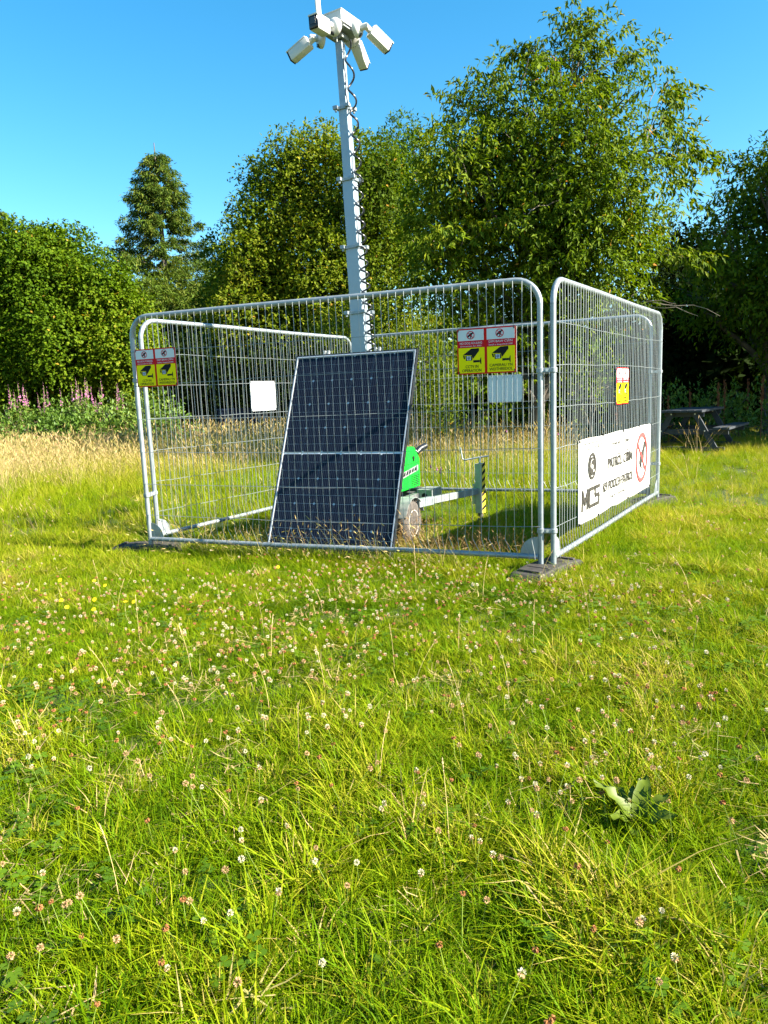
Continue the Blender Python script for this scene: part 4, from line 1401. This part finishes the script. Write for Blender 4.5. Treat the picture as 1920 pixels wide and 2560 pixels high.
def scatter(name, label, protos, P, idx, scl, tint):
    me = bpy.data.meshes.new(name)
    n = len(P)
    me.vertices.add(n); me.vertices.foreach_set('co', np.ascontiguousarray(P, np.float32).ravel())
    for nm, ty, ar in (('idx', 'INT', idx.astype(np.int32)), ('scl', 'FLOAT', scl.astype(np.float32)), ('tint', 'FLOAT', tint.astype(np.float32))):
        a = me.attributes.new(nm, ty, 'POINT'); a.data.foreach_set('value', np.ascontiguousarray(ar))
    rot = np.stack([rng.normal(size=n) * .10, rng.normal(size=n) * .10, rng.uniform(0, 6.283, n)], 1).astype(np.float32)
    a = me.attributes.new('rot', 'FLOAT_VECTOR', 'POINT'); a.data.foreach_set('vector', rot.ravel())
    o = obj(name, me)
    tag(o, label, None, None, 'stuff')
    ng = bpy.data.node_groups.new(name, 'GeometryNodeTree')
    ng.interface.new_socket('Geometry', in_out='INPUT', socket_type='NodeSocketGeometry')
    ng.interface.new_socket('Geometry', in_out='OUTPUT', socket_type='NodeSocketGeometry')
    gi = ng.nodes.new('NodeGroupInput'); go = ng.nodes.new('NodeGroupOutput')
    ip = ng.nodes.new('GeometryNodeInstanceOnPoints'); jn = ng.nodes.new('GeometryNodeJoinGeometry')
    for p in protos:
        oi = ng.nodes.new('GeometryNodeObjectInfo'); oi.inputs['Object'].default_value = p
        oi.inputs['As Instance'].default_value = False
        g2i = ng.nodes.new('GeometryNodeGeometryToInstance')
        ng.links.new(oi.outputs['Geometry'], g2i.inputs[0]); ng.links.new(g2i.outputs[0], jn.inputs[0])
    def named(nm, dt):
        q = ng.nodes.new('GeometryNodeInputNamedAttribute'); q.data_type = dt; q.inputs['Name'].default_value = nm
        return q.outputs['Attribute']
    ng.links.new(gi.outputs[0], ip.inputs['Points']); ng.links.new(jn.outputs[0], ip.inputs['Instance'])
    ip.inputs['Pick Instance'].default_value = True
    ng.links.new(named('idx', 'INT'), ip.inputs['Instance Index'])
    ng.links.new(named('rot', 'FLOAT_VECTOR'), ip.inputs['Rotation'])
    ng.links.new(named('scl', 'FLOAT'), ip.inputs['Scale'])
    ng.links.new(ip.outputs[0], go.inputs[0])
    md_ = o.modifiers.new('scatter', 'NODES'); md_.node_group = ng
    return o


def zone(y0, y1, dens, xm=1.6, k=.60):
    """Random points in the wedge the camera looks over, with a margin to each side."""
    area = 2 * ((k * y1 * y1 - k * y0 * y0) / 2 + xm * (y1 - y0))
    n = int(area * dens)
    y = np.sqrt(rng.random(n * 2) * (y1 * y1 - y0 * y0) + y0 * y0)[:n] if k * y0 > xm else rng.uniform(y0, y1, n)
    x = rng.uniform(-1, 1, n) * (k * y + xm)
    return np.stack([x, y, np.zeros(n)], 1)


def keep_off_feet(P):
    ok = np.ones(len(P), bool)
    for _, c, a in FEET:
        dx, dy = P[:, 0] - c.x, P[:, 1] - c.y
        u = dx * math.cos(a) + dy * math.sin(a); v = -dx * math.sin(a) + dy * math.cos(a)
        ok &= ~((np.abs(u) < .34) & (np.abs(v) < .11))
    return ok


def inside_fence(P):
    quad = [FL, FR, RR, LR]
    ok = np.ones(len(P), bool)
    for i in range(4):
        a, b_ = quad[i], quad[(i + 1) % 4]
        ok &= ((b_.x - a.x) * (P[:, 1] - a.y) - (b_.y - a.y) * (P[:, 0] - a.x)) > 0
    return ok


short = [tuft(24, .040, .085, .0040, .6, .6) for _ in range(8)] + [tuft(20, .026, .125, .0050, .45, .7) for _ in range(3)]
clo = [clover_patch() for _ in range(4)]
P = np.concatenate([zone(.7, 3.0, 950), zone(3.0, 7.4, 560), zone(3.2, 4.6, 260), zone(4.4, 7.2, 460)])
P = P[keep_off_feet(P)]
nz1 = snoise(P[:, :2], 1.1); nz2 = snoise(P[:, :2] + 9, 3.6)
idx = rng.integers(0, 11, len(P))
nz3 = snoise(P[:, :2] + 20, 9.0)
scl = np.clip(.82 + .20 * nz1 + .20 * nz2 + .20 * nz3 + rng.normal(size=len(P)) * .12, .66, 1.7)
scl = np.where(P[:, 1] > 4.4, np.maximum(scl, .78), scl) * np.interp(P[:, 1], [4.2, 6], [1, 1.18])
tint = np.clip(.37 + np.clip((P[:, 1] - 2) * .050, 0, .21) + .10 * nz1 + .10 * nz2 + .12 * nz3 + rng.normal(size=len(P)) * .15, 0, .9)
dry = rng.random(len(P)) < .014
tint[dry] = rng.uniform(.75, 1, dry.sum())
scatter('short_grass', 'short bright green grass of the near field', short, P, idx, scl, tint)
P = zone(.7, 5.0, 90); P = P[rng.random(len(P)) < np.clip(.35 + .45 * snoise(P[:, :2] + 4, 1.6), .05, .8)]
scatter('clover_leaves', 'low clover leaves between the grass blades', clo, P, rng.integers(0, 4, len(P)), rng.uniform(.6, 1.1, len(P)), rng.random(len(P)))

def thatch():
    n = 14
    P_ = np.stack([rng.normal(size=n) * .05, rng.normal(size=n) * .05, rng.uniform(.01, .05, n)], 1)
    D_ = unit(np.stack([rng.normal(size=n), rng.normal(size=n), rng.normal(size=n) * .25], 1))
    V_, F_ = blade(P_, D_, rng.uniform(.04, .11, n), rng.uniform(.0025, .005, n), rng.normal(size=n) * .3, 2)
    return proto(np_mesh('thatch', V_, F_, M['straw'], None))
tht = [thatch() for _ in range(5)]
P = zone(.7, 6.5, 42); P = P[rng.random(len(P)) < np.clip(.45 + .5 * snoise(P[:, :2] + 11, 2.3), .05, 1)]
scatter('dead_thatch', 'dead straw coloured bits lying in the near grass', tht, P, rng.integers(0, 5, len(P)), rng.uniform(.7, 1.3, len(P)), rng.random(len(P)))

mid = [tuft(30, .10, .24, .0060, .45, .5) for _ in range(8)] + [tuft(22, .09, .34, .006, .35, .55) for _ in range(4)]
P = zone(6.0, 16.0, 85, 2.5)
P = P[keep_off_feet(P)]
nz1 = snoise(P[:, :2], .6); nz2 = snoise(P[:, :2] + 5, 2.2)
hfac = np.interp(P[:, 1], [6.2, 8, 12, 16], [.50, .75, 1.0, 1.2])
hfac *= np.where((P[:, 0] > 2.6) & (P[:, 1] < 12), .62, 1.0) * np.where((P[:, 0] > 3.2) & (P[:, 1] >= 12), .55, 1.0)
scl = np.clip(hfac * (1 + .2 * nz1 + .12 * nz2 + rng.normal(size=len(P)) * .12), .35, 2)
tint = np.clip(np.interp(P[:, 1], [6.2, 9, 16], [.52, .57, .64]) + .10 * nz1 + .08 * nz2 + rng.normal(size=len(P)) * .12 + np.where(P[:, 0] < -2.3, .05, 0), 0, 1)
scatter('meadow_grass', 'longer yellow green grass inside and around the fence', mid, P, rng.integers(0, 12, len(P)), scl, tint)
far = [tuft(34, .30, .42, .012, .4, .45) for _ in range(6)]
P = zone(15.5, 33.0, 9, 4)
nz1 = snoise(P[:, :2], .35)
scatter('far_grass', 'tall pale grass at the back of the field', far, P, rng.integers(0, 6, len(P)), np.clip(1 + .2 * nz1 + rng.normal(size=len(P)) * .12, .5, 1.6) * np.where(P[:, 0] > 3.8, .35, 1),
        np.clip(.72 + .12 * nz1 + rng.normal(size=len(P)) * .12, 0, 1))

# dry seeding grass, thickening towards the back left
stw = [straw_tuft(10, .12, .50, .075, .0050) for _ in range(6)]
stf = [straw_tuft(16, .30, .66, .12, .0105) for _ in range(6)]
P = zone(7.2, 16.0, 26, 2.5)
dens = np.interp(P[:, 1], [7.2, 9, 12, 16], [.15, .35, .6, 1.0]) * np.clip(.75 + .6 * snoise(P[:, :2] + 2, .55), .05, 1.2)
dens *= np.where((P[:, 0] > 2.4) & (P[:, 1] < 12.4), .06, 1) * np.where((P[:, 0] > 3.6) & (P[:, 1] > 12.2), .03, 1)
P = P[rng.random(len(P)) < dens]
scatter('seeding_grass', 'dry straw coloured seeding grass', stw, P, rng.integers(0, 6, len(P)), rng.uniform(.7, 1.25, len(P)) * np.interp(P[:, 1], [7, 10, 16], [.7, .9, 1.2]), rng.random(len(P)))
P = zone(14.5, 32.0, 8.5, 4)
P = P[rng.random(len(P)) < np.clip(.85 + .4 * snoise(P[:, :2] + 2, .4), .1, 1) * np.where(P[:, 0] > 3.8, .0, 1)]
scatter('straw_belt', 'belt of tall pale straw grass in front of the bushes', stf, P, rng.integers(0, 6, len(P)), rng.uniform(.75, 1.25, len(P)), rng.random(len(P)))
# fine rusty panicles inside the fence near the front panel and along it
rst = [straw_tuft(26, .10, .30, .030, .0032, 'rust', lean=.4, bend=.4) for _ in range(4)]
n = 120
q = rng.random(n)
P = np.stack([np.interp(q, [0, 1], [FL.x + .6, FR.x - .05]), np.interp(q, [0, 1], [FL.y - .2, FR.y + .05]), np.zeros(n)], 1)
P[:, 1] += rng.uniform(.12, .75, n); P[:, 0] += rng.uniform(-.1, .2, n)
P = P[(q > .58) & (rng.random(n) < .6) | (rng.random(n) < .2)]
scatter('rusty_grass', 'fine rusty brown bent grass inside the front fence panel', rst, P, rng.integers(0, 4, len(P)), rng.uniform(.7, 1.2, len(P)), rng.random(len(P)))
n = 90
q = rng.random(n)
P = np.stack([np.interp(q, [0, 1], [FL.x, FR.x - .5]), np.interp(q, [0, 1], [FL.y, FR.y + .2]), np.zeros(n)], 1) + np.stack([rng.normal(size=n) * .05, rng.normal(size=n) * .10, np.zeros(n)], 1)
thin = [straw_tuft(5, .07, .42, .05, .0042, 'straw', lean=.45, bend=.5) for _ in range(5)]
scatter('fence_line_grass', 'long dry stalks left standing along the front fence rail', thin, P, rng.integers(0, 5, len(P)), rng.uniform(.6, 1.1, len(P)), rng.random(len(P)))


n = 420
q = rng.random(n)
P = np.stack([np.interp(q, [0, 1], [FL.x - .1, FR.x + .15]), np.interp(q, [0, 1], [FL.y, FR.y]), np.zeros(n)], 1) + np.stack([rng.normal(size=n) * .06, rng.normal(size=n) * .13, np.zeros(n)], 1)
P2 = np.stack([np.interp(q, [0, 1], [RL.x, RR.x + .1]), np.interp(q, [0, 1], [RL.y - .1, RR.y]), np.zeros(n)], 1) + np.stack([rng.normal(size=n) * .10, rng.normal(size=n) * .08, np.zeros(n)], 1)
ring_ = np.concatenate([np.stack([c.x + rng.normal(size=16) * .34, c.y - .22 + rng.normal(size=16) * .10, np.zeros(16)], 1) for _, c, a in FEET])
P = np.concatenate([P, P2[::2]]); dF = np.min([np.hypot(P[:, 0] - c.x, P[:, 1] - c.y) for _, c, a in FEET], 0); P = np.concatenate([P[dF > .50], ring_]); P = P[keep_off_feet(P)]
scatter('fence_foot_grass', 'lush unmown grass along the bottom rails of the fence', mid, P, rng.integers(0, 12, len(P)), rng.uniform(.38, .70, len(P)), np.clip(rng.normal(size=len(P)) * .12 + .48, 0, .8))

# clover flower heads: the nearest ones are things of their own
def clover_head(kind):
    mb = MB()
    n = 46
    for i in range(n):
        ph = math.acos(1 - 1.75 * (i + .5) / n); th = 2.39996 * i
        u = Vector((math.sin(ph) * math.cos(th), math.sin(ph) * math.sin(th), math.cos(ph)))
        low = u.z < (.1 if kind == 'mixed' else -9)
        if kind == 'brown': low = True
        d = u.copy()
        if low: d.z -= 1.1
        d.normalize()
        r0, ln, w_ = .004, (.0085 if not low else .0095), .0021
        s = d.cross(Vector((random.gauss(0, 1), random.gauss(0, 1), random.gauss(0, 1)))).normalized()
        p = u * r0 + Vector((0, 0, .008))
        mi = 0
        if kind == 'mixed' and low: mi = 1
        mb.add([p, p + d * ln * .6 - s * w_, p + d * ln, p + d * ln * .6 + s * w_], [(0, 1, 2, 3)], mi)
    return mb.mesh('flower_head', {'white': [M['petal_white']], 'mixed': [M['petal_white'], M['petal_tan']], 'tan': [M['petal_tan']], 'brown': [M['petal_brown']]}[kind])


heads = {k: [clover_head(k) for _ in range(3)] for k in ('white', 'mixed', 'tan', 'brown')}
def stem_mesh(h_):
    mb = MB(); b_ = random.uniform(-.02, .02); mb.tube([(b_, -b_, -h_), (b_ * .4, -b_ * .3, -h_ * .5), (0, 0, .004)], .0011, 4, False)
    return mb.mesh('stem', M['stemgreen'])
stems = [stem_mesh(.16) for _ in range(4)]
P = np.concatenate([zone(1.15, 3.2, 170, .2, .56), zone(3.2, 5.2, 210, .2, .56), zone(5.2, 6.6, 70, .2, .56), zone(6.6, 10.5, 12, .5, .56)])
w_ = np.clip(.50 + .62 * snoise(P[:, :2] + 3, 1.25), .08, 1)
P = P[rng.random(len(P)) < w_]
P = P[~inside_fence(P)]
P = P[keep_off_feet(P)]
P = P[np.argsort(np.hypot(P[:, 0], P[:, 1]))]
LABEL = {'white': 'white clover flower head standing in the near grass', 'mixed': 'white clover head with drooping tan lower florets in the near grass',
         'tan': 'faded tan clover head in the near grass', 'brown': 'withered brown clover head in the near grass'}
GROUP = {'white': 'fresh white clover heads', 'mixed': 'white and tan clover heads', 'tan': 'faded tan clover heads', 'brown': 'withered brown clover heads'}
kinds = rng.choice(['white', 'mixed', 'tan', 'brown'], len(P), p=[.14, .32, .28, .26])
for i in range(min(290, len(P))):
    k = kinds[i]
    z = random.uniform(.085, .14)
    o = obj('clover_flower', heads[k][i % 3], None, (P[i, 0], P[i, 1], z))
    o.rotation_euler = (random.gauss(0, .25), random.gauss(0, .25), random.uniform(0, 6.28))
    s = random.uniform(.6, .92); o.scale = (s, s, s)
    tag(o, LABEL[k], 'flower', GROUP[k])
    obj('stem', stems[i % 4], o)
rest = P[290:]; rk = kinds[290:]
pro = []
order = ['white', 'mixed', 'tan', 'brown']
for k in order:
    pro.append(proto(heads[k][0]))
if len(rest):
    Q = rest.copy(); Q[:, 2] = rng.uniform(.075, .125, len(Q))
    far_c = scatter('clover_flowers', 'clover flower heads scattered over the field up to the fence', pro, Q,
                    np.array([3 - order.index(k) for k in rk]), rng.uniform(.62, .95, len(Q)), rng.random(len(Q)))

# single dry flowering stalks in the foreground
def stalk(L, bend, head_l):
    pts = [(bend * L * t_ * t_, 0, L * t_ * (1 - .15 * bend * t_)) for t_ in np.linspace(0, 1, 7)]
    mb = MB(); mb.tube(pts, [.0013, .0013, .0012, .0011, .001, .0009, .0008], 4, False)
    d = (Vector(pts[-1]) - Vector(pts[-2])).normalized()
    hb = MB()
    for i in range(26):
        p = Vector(pts[-1]) - d * head_l * (1 - i / 26)
        s = Vector((random.gauss(0, 1), random.gauss(0, 1), random.gauss(0, .6))).normalized()
        dd_ = (d * 1.6 + s * .8).normalized(); w_ = .0018
        e = dd_.cross(s).normalized()
        ln = .013 * math.sin(math.pi * (i + 3) / 31)
        hb.add([p, p + dd_ * ln * .5 - e * w_, p + dd_ * ln, p + dd_ * ln * .5 + e * w_], [(0, 1, 2, 3)])
    return mb.mesh('stem', M['straw_s']), hb.mesh('seed_head', M['seed'])
st = [stalk(random.uniform(.28, .42), random.uniform(.05, .5), random.uniform(.06, .10)) for _ in range(6)]
spots = [(-.52, 2.9), (-.30, 3.1), (-.95, 3.3), (-.60, 3.5), (.02, 3.3), (.10, 3.0), (-.18, 3.6), (.35, 3.5), (-1.25, 3.1), (-.85, 2.8), (-.7, 3.9), (-1.4, 3.9), (.5, 2.9), (.75, 3.6), (1.1, 3.8),
         (-.05, 2.3), (-.75, 1.75), (-.92, 2.1), (.15, 1.9), (1.45, 3.3), (-1.7, 4.4), (-.4, 4.3), (.6, 4.4), (-2.0, 4.9), (1.0, 4.6), (-1.1, 4.6), (.2, 4.8), (1.9, 4.4), (-.35, 2.5), (.28, 2.6)]
for i, (x, y) in enumerate(spots):
    a, b_ = st[i % 6]
    r = thing('grass_stalk', 'dry flowering grass stalk with pale seed head rising above the near grass', 'grass stalk', (x, y, 0), random.uniform(0, 6.28), 'single dry grass stalks in the near field')
    obj('stem', a, r); obj('seed_head', b_, r)
    s = random.uniform(.6, .9); r.scale = (s, s, s)

# yellow hawkbit flowers at the left
mb = MB()
for i in range(18):
    a = 6.283 * i / 18
    d = Vector((math.cos(a), math.sin(a), .25)); s = Vector((-math.sin(a), math.cos(a), 0))
    mb.add([Vector((0, 0, 0)), d * .008 - s * .0022, d * .014, d * .008 + s * .0022], [(0, 1, 2, 3)])
hk = mb.mesh('flower_head', M['petal_yellow'])
for x, y in [(-2.02, 4.35), (-1.90, 4.15), (-1.76, 4.22), (-1.72, 4.10), (-1.60, 4.28), (-1.82, 4.55), (-2.2, 4.75), (-1.5, 4.15), (-1.95, 4.7), (-.75, 4.9)]:
    o = obj('hawkbit_flower', hk, None, (x, y, random.uniform(.14, .18)))
    o.rotation_euler = (random.gauss(.5, .2), random.gauss(0, .2), 0)
    tag(o, 'small yellow hawkbit flower in the grass at the left', 'flower', 'yellow hawkbit flowers')
    obj('stem', stems[0], o)
# thistle heads inside the enclosure
mb = MB()
mb.lathe([(.004, 0), (.010, .008), (.009, .018)], (0, 0, 0), (0, 0, 1), 10)
for i in range(20):
    a = 2.4 * i
    d = Vector((math.cos(a) * .5, math.sin(a) * .5, 1)); s = Vector((-math.sin(a), math.cos(a), 0))
    mb.add([Vector((0, 0, .016)), Vector((0, 0, .016)) + d * .010 - s * .002, Vector((0, 0, .016)) + d * .020, Vector((0, 0, .016)) + d * .010 + s * .002], [(0, 1, 2, 3)])
th = mb.mesh('flower_head', M['purple'])
stem_l = stem_mesh(.42)
for x, y, D in [(1077, 1170, 9.0), (1093, 1177, 9.1), (1103, 1176, 9.0), (1100, 1184, 8.9), (1266, 1081, 12.5), (1395, 1088, 12.5)]:
    o = obj('thistle_flower', th, None, at(x, y, D)); o.scale = (1.2, 1.2, 1.2)
    tag(o, 'small purple thistle head in the long grass behind the front fence', 'flower', 'purple thistle heads')
    obj('stem', stem_l, o)

# dock plant in the foreground, lower right
def dock_leaf(L, W, wav):
    n = 9
    V, Fc = [], []
    for i in range(n + 1):
        t_ = i / n
        wv_ = W * (math.sin(math.pi * min(1, t_ * .93 + .07)) ** .7) * (.5 if t_ < .12 else 1) * (1 if i < n else .1)
        z = L * (.55 * t_ - .42 * t_ * t_)
        x = L * t_ * .9
        e = .22 * wv_ + .010 * wav * math.sin(i * 2.3)
        V += [(x, -wv_ * .5, z + e), (x, 0, z), (x, wv_ * .5, z + .22 * wv_ + .010 * wav * math.sin(i * 2.9 + 1))]
    for i in range(n):
        a = i * 3
        Fc += [(a, a + 1, a + 4, a + 3), (a + 1, a + 2, a + 5, a + 4)]
    me = np_mesh('leaf', np.array(V), np.array(Fc), M['dock'], rng.uniform(.2, 1, len(Fc)) * .4 + .3, True)
    return me
dk = thing('dock_plant', 'broad leaved dock with wavy leaves in the near grass at lower right', 'plant', (.72, 1.98, .0))
dk.scale = (1.05, 1.05, 1.1)
for a, L, W_, wv_ in [(100, .20, .045, .8), (60, .19, .05, 1), (150, .20, .04, 1), (20, .16, .04, .8), (200, .14, .04, 1), (-30, .15, .05, .6), (250, .12, .04, 1), (80, .15, .05, .5)]:
    o = obj('leaf', dock_leaf(L, W_, wv_), dk, (0, 0, 0), R(a))
    o.rotation_euler = (R(random.uniform(-12, 12)), R(random.uniform(-40, -8)), R(a))

# pink fireweed in front of the broad tree
fw_parts = []
for q in range(4):
    h = 1.0
    mb = MB(); bx = random.uniform(-.06, .06); mb.tube([(0, 0, 0), (bx * .3, 0, .5), (bx, .02, .95)], [.008, .006, .003], 5, False); sm = mb.mesh('stem', M['stemgreen'])
    n = 70
    z = rng.uniform(.08, .72, n); a = rng.uniform(0, 6.28, n)
    Pq = np.stack([bx * z * .8, 0 * z, z], 1); D = np.stack([np.cos(a), np.sin(a), rng.uniform(-.1, .6, n)], 1)
    V, Fq = leaf_arrays(Pq, D, np.array([0, 0, 1.]) + rng.normal(size=(n, 3)) * .3, rng.uniform(.08, .13, n), rng.uniform(.02, .03, n), .1)
    tn = np.clip(rng.normal(size=n) * .2 + .5, 0, 1)
    fo = np_mesh('foliage', V, Fq, M['leaf_weed'], np.concatenate([tn, tn]))
    n = 46
    z = rng.uniform(0, 1, n); a = rng.uniform(0, 6.28, n)
    Pq = np.stack([bx * .9 + 0 * z, 0 * z, .70 + z * .30], 1); D = np.stack([np.cos(a), np.sin(a), rng.uniform(0, .5, n)], 1)
    V, Fq = leaf_arrays(Pq, D, rng.normal(size=(n, 3)), .042 * (1.15 - z), .024 * (1.15 - z), .1)
    fl = np_mesh('flower_spike', V, Fq, M['pink'])
    fw_parts.append((sm, fo, fl))
for i in range(46):
    px = random.choice([random.uniform(15, 130), random.uniform(120, 260), random.uniform(190, 350), random.uniform(190, 350)])
    D = random.uniform(20.6, 22.2)
    p = at(px, 1080, D)
    tall = at(px, random.uniform(950, 1015) - (10 if 190 < px < 300 else 0), D).z
    r = thing('fireweed', 'pink flowering fireweed stem below the broad green tree', 'plant', (p.x, D, 0), random.uniform(0, 6.28), 'pink fireweed stems along the tree edge')
    a, b_, c = fw_parts[i % 4]
    obj('stem', a, r); obj('foliage', b_, r); obj('flower_spike', c, r)
    r.scale = (1.15, 1.15, tall)
# low green growth under the fireweed
for i, (px, lab) in enumerate([(20, 'low green bramble at the left edge below the fireweed'), (95, 'low green bramble under the left fireweed'), (170, 'low green bramble under the middle fireweed'),
                               (245, 'low green bramble left of the left fence corner'), (315, 'low green bramble behind the left fence corner'), (390, 'low green bramble behind the left sign')]):
    D = 20.3
    c = at(px, 1045, D)
    shrub('bramble_bush', lab, (c.x, D, 0), [(c.x - .4, D, .55, .5, 1), (c.x + .35, D + .3, .75, .52, 1), (c.x - .1, D + .7, 1.0, .52, 1), (c.x + .1, D - .4, .35, .42, 1)],
          'leaf_weed', 6, .11, .05, 26, up=.3, spread=.7, shoot=.3, core=.1, group='bramble bushes along the tree edge')
# weeds and rusty docks behind the picnic table
for i, (px, D, lab) in enumerate([(1680, 15.6, 'low weeds behind the near end of the picnic table'), (1770, 16.2, 'low weeds behind the picnic table top'), (1850, 16.0, 'low weeds behind the picnic bench'), (1930, 15.6, 'low weeds at the right edge by the picnic table')]):
    c = at(px, 1000, D)
    shrub('weed_clump', lab, (c.x, D, 0), [(c.x - .4, D, .35, .5, .8), (c.x + .4, D + .2, .4, .55, .8), (c.x, D + .4, .75, .5, .7)],
          'leaf_weed', 6, .10, .035, 22, up=.5, spread=.6, shoot=.35, core=.1, group='weed clumps behind the picnic table')
dsm = MB(); dsm.tube([(0, 0, 0), (.02, 0, .6), (.04, .01, 1.1)], [.007, .005, .003], 5, False); dsm = dsm.mesh('stem', M['rust_s'])
n = 120
z = rng.uniform(.55, 1.12, n); a = rng.uniform(0, 6.28, n)
V, Fq = leaf_arrays(np.stack([.035 * z, 0 * z, z], 1), np.stack([np.cos(a) * .6, np.sin(a) * .6, np.ones(n)], 1), rng.normal(size=(n, 3)), rng.uniform(.03, .08, n), rng.uniform(.010, .02, n), .1)
dsp = np_mesh('seed_spike', V, Fq, M['rust_s'])
for px, D, s in [(1675, 15.2, .95), (1725, 15.6, 1.05), (1800, 15.4, 1.15), (1812, 15.9, 1.2), (1905, 15.2, 1.25), (1870, 16.4, 1.2), (1480, 14.2, .9), (1545, 14.6, 1.0)]:
    c = at(px, 1000, D)
    r = thing('dock_stalk', 'rusty brown dock seed stalk in the weeds beyond the right fence panel', 'plant', (c.x, D, 0), random.uniform(0, 6), 'rusty dock stalks')
    obj('stem', dsm, r); obj('seed_spike', dsp, r); r.scale = (s, s, s)
